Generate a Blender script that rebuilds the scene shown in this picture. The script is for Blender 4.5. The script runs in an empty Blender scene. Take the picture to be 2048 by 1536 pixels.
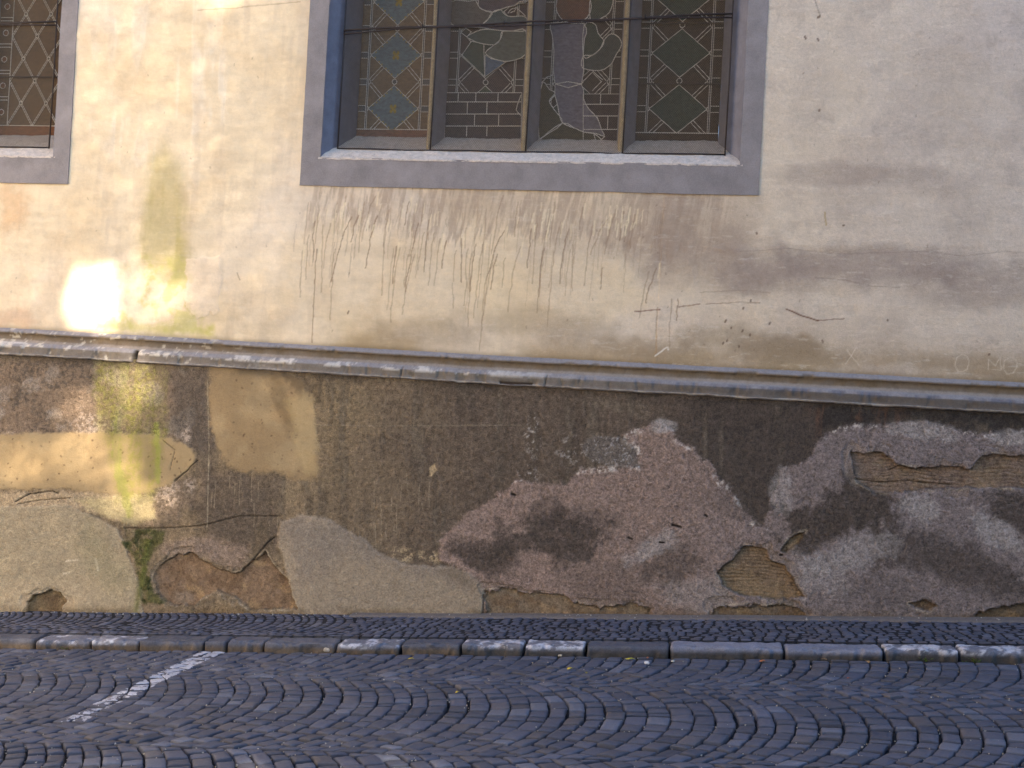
import bpy, math, random
import numpy as np
from mathutils import Vector, Matrix

# ------------------------------------------------------------------ camera, sky, sun, exposure
SC = bpy.context.scene
COL = SC.collection
R = math.radians
F_PX, CX, CY = 2118.0, 1024.0, 768.0            # focal length and centre of the 2048 x 1536 photograph
CAM = np.array([0.0, -8.3, 1.6])
YAW, PITCH, ROLL = R(-9.68), R(0.463), R(3.124)
_f = np.array([math.sin(YAW)*math.cos(PITCH), math.cos(YAW)*math.cos(PITCH), math.sin(PITCH)])
_r0 = np.array([math.cos(YAW), -math.sin(YAW), 0.0]); _u0 = np.cross(_r0, _f)
_r = math.cos(ROLL)*_r0 + math.sin(ROLL)*_u0
_u = -math.sin(ROLL)*_r0 + math.cos(ROLL)*_u0
cd = bpy.data.cameras.new('camera'); cam = bpy.data.objects.new('camera', cd); COL.objects.link(cam)
cam.matrix_world = Matrix(((_r[0], _u[0], -_f[0], CAM[0]), (_r[1], _u[1], -_f[1], CAM[1]),
                           (_r[2], _u[2], -_f[2], CAM[2]), (0, 0, 0, 1)))
cd.sensor_width = 36.0; cd.lens = 36.0*F_PX/2048.0; cd.clip_start = 0.1; cd.clip_end = 500.0
SC.camera = cam

SUN_AZ, SUN_EL = R(40.0), R(25.0)               # sun stands behind the camera, to the right, over the added roofs across the street
S = np.array([math.sin(SUN_AZ)*math.cos(SUN_EL), -math.cos(SUN_AZ)*math.cos(SUN_EL), math.sin(SUN_EL)])
world = bpy.data.worlds.new("World"); SC.world = world; world.use_nodes = True
wn = world.node_tree; bg = wn.nodes['Background']
sky = wn.nodes.new('ShaderNodeTexSky'); sky.sky_type = 'NISHITA'; sky.sun_disc = False
sky.sun_elevation = SUN_EL; sky.sun_rotation = math.pi - SUN_AZ
sky.air_density = 1.0; sky.dust_density = 0.3; sky.ozone_density = 3.0
wn.links.new(sky.outputs[0], bg.inputs[0]); bg.inputs[1].default_value = 0.09
sd = bpy.data.lights.new('sun', 'SUN'); sun = bpy.data.objects.new('sun', sd); COL.objects.link(sun)
sd.energy = 5.0; sd.angle = R(0.55); sd.color = (1.0, 0.87, 0.68)
sun.rotation_euler = Vector((-S[0], -S[1], -S[2])).to_track_quat('-Z', 'Y').to_euler()
vs = SC.view_settings
vs.view_transform = 'Standard'; vs.look = 'None'; vs.gamma = 1.0; vs.use_curve_mapping = False
vs.exposure = 2.7

# ------------------------------------------------------------------ helpers
rng = np.random.default_rng(7)
random.seed(7)

def W(px, py, y=0.0):
    """point of the plane y = const seen at a photograph pixel (used once, to trace outlines into metres)"""
    d = _f + _r*(px-CX)/F_PX - _u*(py-CY)/F_PX
    t = (y-CAM[1])/d[1]
    return CAM + d*t

PL_Y = -0.06                                    # front of the plinth
_b0, _b1 = W(0, 1222, PL_Y), W(2048, 1238, PL_Y)
G_S = (_b1[2]-_b0[2])/(_b1[0]-_b0[0]); G_A = _b0[2]-G_S*_b0[0]
def gz(x, y=0.0): return G_A + G_S*x            # pavement height: the street climbs to the right
ROAD_DZ = -0.077

def Gp(px, py, dz=0.0):
    d = _f + _r*(px-CX)/F_PX - _u*(py-CY)/F_PX
    t = (G_A + dz + G_S*CAM[0] - CAM[2])/(d[2]-G_S*d[0])
    return CAM + d*t

def lin(r, g, b):
    v = np.array([r, g, b], float)/255.0
    return np.where(v <= 0.04045, v/12.92, ((v+0.055)/1.055)**2.4)

def sstep(a, b, x):
    t = np.clip((x-a)/(b-a), 0, 1); return t*t*(3-2*t)

_tabs = {}
def vnoise(x, y, seed):
    if seed not in _tabs: _tabs[seed] = np.random.default_rng(1000+seed).random((256, 256))
    T = _tabs[seed]
    xi = np.floor(x).astype(int); yi = np.floor(y).astype(int)
    fx = x-xi; fy = y-yi; fx = fx*fx*(3-2*fx); fy = fy*fy*(3-2*fy)
    a, b = T[yi % 256, xi % 256], T[yi % 256, (xi+1) % 256]
    c, d = T[(yi+1) % 256, xi % 256], T[(yi+1) % 256, (xi+1) % 256]
    return (a*(1-fx)+b*fx)*(1-fy)+(c*(1-fx)+d*fx)*fy

def fbm(x, y, size, seed, octv=4, stretch=(1.0, 1.0), gain=0.5):
    """0..1, mean 0.5; size = metres of the largest feature"""
    s = 0; amp = 1.0; tot = 0; f = 1.0/size
    iso = stretch[0] == stretch[1]
    for o in range(octv):
        q = .35+.9*o if iso else .06*(o-1)
        c_, s_ = math.cos(q), math.sin(q); xr, yr = x*c_-y*s_, x*s_+y*c_
        s = s + amp*vnoise(xr*f/stretch[0]+17.3*o, yr*f/stretch[1]+9.1*o, seed*10+o); tot += amp
        amp *= gain; f *= 2.03
    return s/tot

def sdf(X, Z, poly):
    """signed distance (negative inside) to a polygon"""
    d = np.full(X.shape, 1e9); inside = np.zeros(X.shape, bool)
    n = len(poly)
    for i in range(n):
        ax, az = poly[i]; bx, bz = poly[(i+1) % n]
        ex, ez = bx-ax, bz-az; L = ex*ex+ez*ez+1e-12
        t = np.clip(((X-ax)*ex+(Z-az)*ez)/L, 0, 1)
        d = np.minimum(d, (X-ax-t*ex)**2+(Z-az-t*ez)**2)
        if abs(ez) > 1e-9:
            c = ((az > Z) != (bz > Z)) & (X < ex*(Z-az)/ez+ax)
            inside ^= c
    d = np.sqrt(d)
    return np.where(inside, -d, d)

def trace(pts, y=0.0): return [(W(a, b, y)[0], W(a, b, y)[2]) for a, b in pts]

class Field:
    """flat arrays of wall points (metres) with masks traced onto them"""
    def __init__(s, X, Z, y, seed):
        s.X, s.Z, s.y, s.seed = X, Z, y, seed
        s.col = np.zeros(X.shape+(3,)); s.dep = np.zeros(X.shape); s.grain = np.zeros(X.shape)
    def n(s, size, seed, octv=4, stretch=(1, 1), gain=.5): return fbm(s.X, s.Z, size, seed+s.seed, octv, stretch, gain)
    def _bb(s, P, m):
        P = np.array(P); return np.where((s.X > P[:, 0].min()-m) & (s.X < P[:, 0].max()+m) & (s.Z > P[:, 1].min()-m) & (s.Z < P[:, 1].max()+m))[0]
    def dist(s, pts, rough=0.02, size=0.09, seed=3):
        P = trace(pts, s.y); ix = s._bb(P, .45); D = np.full(s.X.shape, 9.0)
        x, z = s.X[ix], s.Z[ix]
        n1 = fbm(x, z, size, seed+s.seed, 5, gain=.6)-.5
        D[ix] = sdf(x, z, P)+n1*rough*3.2
        return D
    def poly(s, pts, soft=0.01, rough=0.02, size=0.09, seed=3):
        return 1-sstep(-soft, soft, s.dist(pts, rough, size, seed))
    def blob(s, px, py, rx, ry, ang=0, rough=.35, seed=5, size=.12):
        c = W(px, py, s.y); k = 1/254.; a = R(ang)
        dx, dz = (s.X-c[0])/k, (s.Z-c[2])/k
        u = (dx*math.cos(a)+dz*math.sin(a))/rx; v = (-dx*math.sin(a)+dz*math.cos(a))/ry
        r = np.sqrt(u*u+v*v)
        out = np.zeros(s.X.shape); ix = np.where(r < 2.2)[0]
        nn = fbm(s.X[ix], s.Z[ix], size, seed+s.seed, 4, gain=.6)-.5
        out[ix] = 1-sstep(.45, 1.25, r[ix]+nn*rough*2)
        return out
    def line(s, pts, w, wob=.004, seed=2):
        P = trace(pts, s.y); ix = s._bb(P, .05); out = np.zeros(s.X.shape)
        if len(ix) == 0: return out
        x = s.X[ix]+(fbm(s.X[ix], s.Z[ix], .05, seed, 2)-.5)*wob*2; z = s.Z[ix]+(fbm(s.X[ix], s.Z[ix], .06, seed+1, 2)-.5)*wob*2
        d = np.full(x.shape, 9.0)
        for (ax, az), (bx, bz) in zip(P[:-1], P[1:]):
            ex, ez = bx-ax, bz-az; t = np.clip(((x-ax)*ex+(z-az)*ez)/(ex*ex+ez*ez+1e-12), 0, 1)
            d = np.minimum(d, np.hypot(x-ax-t*ex, z-az-t*ez))
        out[ix] = 1-sstep(w*.35, w, d)
        return out
    def dis(s, m, amt=.8, size=.035, seed=8, lo=.35, hi=.65):
        n = fbm(s.X, s.Z, size, seed+s.seed, 4, gain=.75)-.5
        return sstep(lo, hi, m+n*amt*2*(m > .02)*(m < .999))
    def mix(s, c, m):
        s.col = s.col+(np.asarray(c)-s.col)*np.clip(m, 0, 1)[:, None]

def setp(o, label=None, cat=None, group=None, kind=None):
    if label: o['label'] = label
    if cat: o['category'] = cat
    if group: o['group'] = group
    if kind: o['kind'] = kind
    return o

def empty(name, loc=(0, 0, 0)):
    o = bpy.data.objects.new(name, None); COL.objects.link(o); o.location = loc; o.empty_display_size = .2
    return o

def mesh_obj(name, V, F, mats, parent=None, smooth=True, col=None, grain=None, fmat=None):
    me = bpy.data.meshes.new(name)
    V = np.asarray(V, np.float32).reshape(-1, 3)
    if isinstance(F, np.ndarray):
        nf, k = F.shape
        me.vertices.add(len(V)); me.vertices.foreach_set('co', V.ravel())
        me.loops.add(nf*k); me.loops.foreach_set('vertex_index', F.astype(np.int32).ravel())
        me.polygons.add(nf); me.polygons.foreach_set('loop_start', np.arange(0, nf*k, k, dtype=np.int32))
        me.polygons.foreach_set('loop_total', np.full(nf, k, np.int32))
        me.update(calc_edges=True)
    else:
        me.from_pydata([tuple(map(float, v)) for v in V], [], [tuple(map(int, f)) for f in F]); me.update()
    for m in (mats if isinstance(mats, (list, tuple)) else [mats]): me.materials.append(m)
    me.polygons.foreach_set('use_smooth', np.full(len(me.polygons), smooth))
    if fmat is not None: me.polygons.foreach_set('material_index', np.asarray(fmat, np.int32))
    if col is not None:
        c4 = np.ones((len(V), 4), np.float32); c4[:, :3] = col
        a = me.attributes.new('Col', 'FLOAT_COLOR', 'POINT'); a.data.foreach_set('color', c4.ravel())
    if grain is not None:
        a = me.attributes.new('grain', 'FLOAT', 'POINT'); a.data.foreach_set('value', np.asarray(grain, np.float32))
    me.validate(); me.update()
    o = bpy.data.objects.new(name, me); COL.objects.link(o)
    if parent is not None: o.parent = parent
    return o

class MB:
    """collects boxes, bars and tubes for ONE mesh"""
    def __init__(s): s.V, s.F, s.M = [], [], []
    def add(s, V, F, m=0):
        b = len(s.V); s.V += [tuple(v) for v in V]; s.F += [tuple(i+b for i in f) for f in F]; s.M += [m]*len(F)
    def prism(s, poly, p0, ax, m=0):
        """polygon of 3-D points extruded by vector ax"""
        n = len(poly); ax = np.array(ax); V = [np.array(p) for p in poly]+[np.array(p)+ax for p in poly]
        s.add(V, [tuple(range(n))[::-1], tuple(range(n, 2*n))]+[(i, (i+1) % n, n+(i+1) % n, n+i) for i in range(n)], m)
    def tube(s, pts, r, n=6, m=0, closed=False):
        pts = [np.array(p, float) for p in pts]; V = []; F = []; k = len(pts)
        for i, p in enumerate(pts):
            a = pts[(i-1) % k] if (closed or i > 0) else p; b = pts[(i+1) % k] if (closed or i < k-1) else p
            t = b-a; t = t/(np.linalg.norm(t)+1e-9)
            h = np.array([0, 1., 0]) if abs(t[1]) < .9 else np.array([1., 0, 0])
            e1 = np.cross(t, h); e1 /= np.linalg.norm(e1); e2 = np.cross(t, e1)
            rr = r[i] if isinstance(r, (list, tuple, np.ndarray)) else r
            for j in range(n):
                q = 2*math.pi*(j+.5)/n; V.append(p+rr*(math.cos(q)*e1+math.sin(q)*e2))
        for i in range(k if closed else k-1):
            i2 = (i+1) % k
            F += [(i*n+j, i*n+(j+1) % n, i2*n+(j+1) % n, i2*n+j) for j in range(n)]
        if not closed: F += [tuple(range(n))[::-1], tuple((k-1)*n+j for j in range(n))]
        s.add(V, F, m)
    def build(s, name, mats, parent=None, smooth=False, col=None, grain=None):
        return mesh_obj(name, s.V, s.F, mats, parent, smooth, col, grain, s.M)

def grid_faces(nx, nz):
    i, j = np.meshgrid(np.arange(nx-1), np.arange(nz-1)); a = (j*nx+i).ravel()
    return np.stack([a, a+1, a+nx+1, a+nx], 1)

def seg(vals, step):
    out = []
    for a, b in zip(vals[:-1], vals[1:]):
        n = max(1, int(round((b-a)/step))); out.append(np.linspace(a, b, n, endpoint=False))
    return np.concatenate(out+[[vals[-1]]])

# ------------------------------------------------------------------ materials (procedural)
def new_mat(name):
    m = bpy.data.materials.new(name); m.use_nodes = True
    return m, m.node_tree.nodes, m.node_tree.links, m.node_tree.nodes['Principled BSDF']

def grain_mat(name, sc1=260., sc2=70., k1=.9, k2=.5, bump=.5, rough=.92, dist=.003, base=None, spec=.25, speck=0.0):
    """colour from the mesh (paint, stain and stone colours) broken up by procedural grain"""
    m, N, L, P = new_mat(name)
    tc = N.new('ShaderNodeTexCoord')
    if base is None:
        at = N.new('ShaderNodeAttribute'); at.attribute_name = 'Col'; colo = at.outputs['Color']
    else:
        rgb = N.new('ShaderNodeRGB'); rgb.outputs[0].default_value = (*base, 1); colo = rgb.outputs[0]
    gr = N.new('ShaderNodeAttribute'); gr.attribute_name = 'grain'
    n1 = N.new('ShaderNodeTexNoise'); n1.inputs['Scale'].default_value = sc1; n1.inputs['Detail'].default_value = 3; n1.inputs['Roughness'].default_value = .65
    n2 = N.new('ShaderNodeTexNoise'); n2.inputs['Scale'].default_value = sc2; n2.inputs['Detail'].default_value = 4; n2.inputs['Roughness'].default_value = .6
    for n in (n1, n2): L.new(tc.outputs['Object'], n.inputs['Vector'])
    def M(op, a, b, c=None):
        q = N.new('ShaderNodeMath'); q.operation = op
        for i, v in enumerate((a, b, c)):
            if v is None: continue
            if isinstance(v, (int, float)): q.inputs[i].default_value = v
            else: L.new(v, q.inputs[i])
        return q.outputs[0]
    a = M('MULTIPLY', M('SUBTRACT', n1.outputs['Fac'], .5), 2.4*k1); b = M('MULTIPLY', M('SUBTRACT', n2.outputs['Fac'], .5), 2.4*k2)
    s = M('ADD', a, b)
    amt = M('ADD', gr.outputs['Fac'], .12) if base is None else 1.0
    f = M('MAXIMUM', M('ADD', M('MULTIPLY', s, amt), 1.0), .25)
    vm = N.new('ShaderNodeVectorMath'); vm.operation = 'SCALE'; L.new(colo, vm.inputs[0]); L.new(f, vm.inputs['Scale'])
    L.new(vm.outputs[0], P.inputs['Base Color'])
    P.inputs['Roughness'].default_value = rough; P.inputs['Specular IOR Level'].default_value = spec
    bp = N.new('ShaderNodeBump'); bp.inputs['Distance'].default_value = dist
    hs = M('ADD', n1.outputs['Fac'], M('MULTIPLY', n2.outputs['Fac'], 1.5))
    L.new(hs, bp.inputs['Height'])
    if base is None: L.new(M('MULTIPLY', M('ADD', gr.outputs['Fac'], .2), bump), bp.inputs['Strength'])
    else: bp.inputs['Strength'].default_value = bump
    L.new(bp.outputs[0], P.inputs['Normal'])
    return m

M_PLASTER = grain_mat('lime_plaster', 130, 40, .22, .14, .6, .95, .004)
M_PLINTH = grain_mat('old_render', 100, 42, .75, .6, 1., .95, .008)
M_STONE_EXP = grain_mat('exposed_stone', 110, 45, .8, .6, 1., .95, .008)
M_MORTAR = grain_mat('repair_mortar', 110, 60, .55, .3, 1., .95, .008)
M_COURSE = grain_mat('painted_moulding', 200, 60, .35, .3, .5, .85, .003)
M_SETT = grain_mat('basalt_setts', 130, 35, .5, .35, .6, .68, .003, spec=.5)
M_KERB = grain_mat('kerb_stone', 120, 30, .5, .35, .8, .72, .004, spec=.45)
M_JOINT = grain_mat('joint_sand', 180, 40, .6, .5, .8, .95, .004, base=tuple(lin(34, 34, 39)))
M_GROUND = grain_mat('street_ground', 20, 2, .4, .4, .6, .9, .01, base=tuple(lin(84, 84, 90)))
M_GRIT = grain_mat('grit', 60, 20, .3, .3, .2, .9, .001, base=tuple(lin(168, 160, 150)))
M_SURR = grain_mat('painted_stone_surround', 120, 5, .25, .34, .4, .85, .003, base=tuple(lin(140, 132, 131)))
M_JAMB = grain_mat('painted_jamb', 150, 10, .2, .3, .4, .85, .003, base=tuple(lin(112, 112, 124)))
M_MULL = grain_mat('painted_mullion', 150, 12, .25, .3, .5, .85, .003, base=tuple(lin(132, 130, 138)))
M_MULL_LIT = grain_mat('lit_mullion_front', 110, 25, .5, .4, .6, .9, .004, base=tuple(lin(186, 166, 134)))  # tan stands in for warm light on the mullion noses and left flanks
M_SILL = grain_mat('dusty_sill', 120, 25, .4, .35, .9, .95, .006, base=tuple(lin(200, 184, 170)))
M_IRON = grain_mat('black_iron', 150, 30, .4, .3, .6, .65, .001, base=tuple(lin(52, 42, 40)), spec=.4)
M_WIRE = grain_mat('galvanised_wire', 150, 30, .3, .3, .3, .7, .0005, base=tuple(lin(120, 108, 94)), spec=.3)
M_LEAD = grain_mat('lead_came', 150, 30, .3, .3, .3, .6, .0005, base=tuple(lin(212, 202, 188)), spec=.4)
M_LEAD_DARK = grain_mat('dark_lead', 150, 30, .3, .3, .3, .6, .0005, base=tuple(lin(62, 56, 58)), spec=.4)
M_PAINT = grain_mat('road_paint', 160, 40, .4, .3, .5, .7, .001, base=tuple(lin(172, 172, 182)))

_gl = {}
def glass(r, g, b, wave=.25):
    key = (r, g, b)
    if key not in _gl:
        m, N, L, P = new_mat('stained_glass')
        tc = N.new('ShaderNodeTexCoord')
        n = N.new('ShaderNodeTexNoise'); n.inputs['Scale'].default_value = 28; n.inputs['Detail'].default_value = 5; n.inputs['Distortion'].default_value = .8
        mp = N.new('ShaderNodeMapping'); mp.inputs['Scale'].default_value = (1, 1, 2.2)
        L.new(tc.outputs['Object'], mp.inputs[0]); L.new(mp.outputs[0], n.inputs['Vector'])
        rp = N.new('ShaderNodeValToRGB'); c = lin(r, g, b)
        rp.color_ramp.elements[0].position = .3; rp.color_ramp.elements[0].color = (*(c*.6), 1)
        rp.color_ramp.elements[1].position = .72; rp.color_ramp.elements[1].color = (*(c*1.45), 1)
        L.new(n.outputs['Fac'], rp.inputs[0]); L.new(rp.outputs[0], P.inputs['Base Color'])
        P.inputs['Roughness'].default_value = .28; P.inputs['Specular IOR Level'].default_value = .16
        bp = N.new('ShaderNodeBump'); bp.inputs['Strength'].default_value = wave; bp.inputs['Distance'].default_value = .01
        L.new(n.outputs['Fac'], bp.inputs['Height']); L.new(bp.outputs[0], P.inputs['Normal'])
        _gl[key] = m
    return _gl[key]

def leaf_mat(name, c, var=.35):
    m, N, L, P = new_mat(name)
    tc = N.new('ShaderNodeTexCoord'); n = N.new('ShaderNodeTexNoise'); n.inputs['Scale'].default_value = 30
    L.new(tc.outputs['Object'], n.inputs['Vector'])
    rp = N.new('ShaderNodeValToRGB'); c = lin(*c)
    rp.color_ramp.elements[0].position = .3; rp.color_ramp.elements[0].color = (*(c*(1-var)), 1)
    rp.color_ramp.elements[1].position = .7; rp.color_ramp.elements[1].color = (*(c*(1+var)), 1)
    L.new(n.outputs['Fac'], rp.inputs[0]); L.new(rp.outputs[0], P.inputs['Base Color']); P.inputs['Roughness'].default_value = .7
    return m

# ------------------------------------------------------------------ the church wall
church = setp(empty('church_wall', (-1.5, 0, gz(-1.5))), 'weathered cream plastered church wall with two leaded windows above a crumbling plinth', 'wall', kind='thing')
CH_OFF = np.array(church.location)
def loc(V): return np.asarray(V, float).reshape(-1, 3)-CH_OFF     # children live relative to the church

ZT_X, ZT_Z = [-9, -5.94, -1.43, 2.39, 6], [1.945, 1.921, 1.886, 1.879, 1.872]
def ztop(x): return np.interp(x, ZT_X, ZT_Z)
COURSE_H = 0.232
WIN = [(-3.28, 0.42, 3.212), (-9.072, -5.372, 3.180)]   # outer x0, x1, bottom of the painted surrounds
WTOP = 5.35

# --- plaster wall above the string course
def plaster_field(X, Z):
    f = Field(X, Z, 0.0, 0)
    X, Z = f.X, f.Z
    big = f.n(1.3, 11); mid = f.n(.45, 12, 5); vert = f.n(.22, 13, 4, (.35, 3.2)); hor = f.n(.2, 14, 4, (3., .5)); fine = f.n(.05, 15, 3)
    f.col[:] = lin(229, 207, 174)
    f.mix(lin(232, 212, 186), sstep(.42, .66, big))
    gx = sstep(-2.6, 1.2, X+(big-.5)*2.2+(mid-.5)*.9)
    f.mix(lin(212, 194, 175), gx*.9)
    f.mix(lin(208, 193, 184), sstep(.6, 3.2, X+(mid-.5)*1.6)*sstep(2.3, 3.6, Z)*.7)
    f.mix(lin(238, 222, 198), f.blob(330, 150, 190, 200, 0, .7)*sstep(.45, .62, vert)*.75)
    f.mix(lin(214, 182, 136), sstep(.5, .68, mid)*.22*(1-gx))
    f.mix(lin(180, 158, 138), sstep(.54, .72, vert)*.16*(1-.7*gx))
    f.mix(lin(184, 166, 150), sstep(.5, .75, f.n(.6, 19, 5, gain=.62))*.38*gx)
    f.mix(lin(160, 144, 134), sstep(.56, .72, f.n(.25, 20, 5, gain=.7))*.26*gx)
    f.mix(lin(198, 168, 132), sstep(.55, .72, f.n(.35, 29, 5, gain=.65))*.22*(1-gx))
    f.mix(lin(168, 150, 134), sstep(.5, .7, hor)*.07*gx)
    # grey damp clouds on the right
    for (a, b, c, d, k) in [(1750, 530, 340, 42, .55), (1960, 575, 120, 50, .5), (1700, 350, 130, 26, .42), (1860, 365, 90, 28, .3), (1440, 520, 170, 70, .5),
                            (1340, 460, 60, 110, .5), (1560, 555, 150, 40, .4), (1930, 430, 70, 50, .22), (1620, 200, 40, 140, .12), (1900, 120, 90, 60, .10),
                            (1180, 480, 150, 60, .3), (780, 505, 120, 16, .22), (720, 560, 40, 15, .15), (930, 400, 200, 40, .25), (1100, 560, 60, 20, .2)]:
        f.mix(lin(150, 132, 121), f.blob(a, b, c, d, 0, .55, 5, .25)*k*(.55+.9*np.clip(mid, 0, 1)))
    # dirty strip under the big window and the drips running out of it
    wz = f.poly([(622, 375), (1518, 395), (1500, 470), (1440, 560), (1330, 575), (1250, 500), (1100, 500), (980, 520), (860, 480), (700, 460), (640, 440)], .10, .05, .2)
    u_ = X-.13*Z
    zend = 3.13-.10-.42*fbm(u_, u_*0, .055, 77, 4, gain=.75)**1.3-.16*sstep(.2, 1.0, fbm(u_, u_*0+3, .5, 78, 2))
    fing = sstep(-.004, .05, Z-zend)*sstep(-3.35, -3.05, X)*(1-sstep(.0, .35, X))*(Z < 3.22)
    thin = fbm(u_, Z*.12, .035, 79, 4, gain=.7)
    f.mix(lin(172, 150, 130), fing*(.25+.75*sstep(.34, .62, thin))*.74)
    f.mix(lin(160, 138, 120), wz*sstep(-1.0, .2, X)*(.5+.5*thin)*.5)
    f.mix(lin(226, 200, 158), f.poly([(640, 440), (860, 480), (980, 520), (1240, 520), (1300, 600), (1200, 650), (700, 660), (560, 600), (560, 480)], .09, .05, .25)*.35)
    K = .39
    drips = [(90, 300, 62, 780), (120, 180, 112, 520), (160, 170, 118, 400), (265, 140, 160, 470), (170, 460, 155, 665), (180, 300, 165, 470), (300, 130, 262, 270), (330, 60, 300, 320),
             (390, 30, 315, 260), (400, 130, 335, 400), (440, 170, 420, 540), (455, 100, 430, 330), (495, 290, 475, 480), (515, 300, 463, 680), (560, 330, 535, 500), (610, 170, 540, 520), (590, 330, 527, 640),
             (640, 220, 605, 410), (660, 150, 635, 420), (690, 220, 658, 490), (720, 250, 692, 490), (750, 260, 730, 400), (785, 480, 787, 605), (800, 310, 785, 470), (830, 250, 828, 470), (860, 300, 845, 590),
             (880, 320, 860, 700), (905, 280, 870, 520), (940, 280, 888, 655), (1040, 30, 985, 330), (1050, 210, 960, 440), (985, 370, 935, 690), (960, 440, 918, 825), (1010, 330, 978, 510), (1130, 290, 1062, 625), (1050, 350, 1035, 500),
             (1190, 200, 1165, 400), (1215, 170, 1195, 480), (1260, 210, 1215, 630), (1250, 300, 1225, 550), (1330, 190, 1268, 700), (1310, 60, 1280, 300), (1380, 200, 1330, 480), (1400, 280, 1395, 515), (1500, 180, 1458, 490),
             (1550, 400, 1542, 510), (1580, 150, 1490, 330), (1790, 420, 1740, 655), (1830, 400, 1775, 580), (1835, 600, 1822, 850), (1910, 560, 1890, 800), (1940, 560, 1930, 670),
             (12, 310, 3, 550), (45, 230, 32, 460), (75, 160, 65, 370), (1120, 60, 1100, 240), (1450, 90, 1430, 200), (1660, 110, 1640, 260), (1720, 120, 1690, 300), (1630, 90, 1560, 330), (560, 60, 540, 180), (240, 30, 215, 240)]
    for i, (a, b, c, d) in enumerate(drips):
        p0 = (600+a*K, 380+b*K); p1 = (600+c*K, 380+d*K); L = p1[1]-p0[1]; pts = []
        for t in np.linspace(0, 1, 6):
            pts.append((p0[0]+(p1[0]-p0[0])*(t**.7)+random.uniform(-1.2, 1.2), p0[1]+L*t))
        f.mix(lin(140, 112, 88), f.line(pts, .0068, .007, 60+i)*(.45 if i % 3 else .7))
        if i % 2 == 0 and b < 420:
            f.mix(lin(238, 218, 178), f.line([(p0[0]+5, p0[1]-8), (p0[0]+2, p0[1]+20)], .010, .006, 90+i)*.45)
    for i in range(90):
        a = random.uniform(590, 1340); b = random.uniform(400, 500); L = random.uniform(40, 170)*random.random()**.5
        f.mix(lin(150, 124, 102), f.line([(a, b), (a-.05*L+random.uniform(-2, 2), b+L*.5), (a-.10*L, b+L)], .0058, .006, 330+i)*random.uniform(.2, .45))
    for i in range(60):
        a = random.choice([random.gauss(700, 40), random.gauss(830, 25), random.gauss(1090, 25), random.gauss(1235, 30)]); b = random.uniform(405, 455)
        f.mix(lin(240, 222, 184), f.line([(a, b), (a-3, b+random.uniform(10, 30))], .007, .006, 180+i)*.45)
    # brown soil creeping up from the string course
    zt = ztop(X); pxx = X
    up = Z-zt
    dirt = np.exp(-(np.clip(up, 0, 9)/(.10+.20*mid))**2)*(.25+1.0*sstep(.35, .65, f.n(.5, 21, 5, (1.6, .6))))
    dirt *= .25+.75*sstep(-4.4, -2.8, X)
    f.mix(lin(158, 132, 94), dirt*.60)
    f.mix(lin(110, 92, 66), np.exp(-(np.clip(up, 0, 9)/.025)**2)*.45)
    for (a, b, c, d, k) in [(850, 665, 110, 22, .5), (1070, 650, 160, 22, .45), (1500, 690, 140, 22, .65), (1620, 705, 110, 18, .5), (1960, 735, 120, 16, .45), (1300, 700, 120, 16, .5), (520, 640, 80, 25, .15)]:
        f.mix(lin(140, 118, 90), f.blob(a, b, c*1.2, d*1.5, -3, .7, 6, .25)*k*.75)
    # moss streak on the left
    ms = f.poly([(300, 330), (330, 280), (362, 330), (376, 420), (374, 520), (345, 560), (278, 520), (292, 400)], .10, .04, .2)
    f.mix(lin(168, 152, 78), ms*(.46+.22*sstep(.25, .75, vert)))
    ms2 = f.poly([(255, 530), (375, 520), (385, 600), (420, 665), (200, 655), (262, 600)], .06, .06, .12)
    f.mix(lin(190, 182, 96), ms2*sstep(.36, .62, f.n(.1, 25, 4))*.55)
    f.mix(lin(176, 168, 70), f.poly([(190, 640), (420, 655), (430, 672), (190, 662)], .04, .03)*.5)
    # newer plaster patch left of the drips
    pe = f.poly([(372, 520), (440, 512), (444, 560), (436, 620), (395, 640), (370, 610)], .006, .025, .06)
    f.mix(lin(236, 212, 184), pe*.5)
    f.mix(lin(196, 140, 86), f.poly([(0, 375), (48, 376), (60, 430), (20, 470), (0, 470)], .08, .05)*.38)
    f.mix(lin(200, 160, 130), f.blob(30, 635, 60, 22, 0, .6)*.5)
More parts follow.
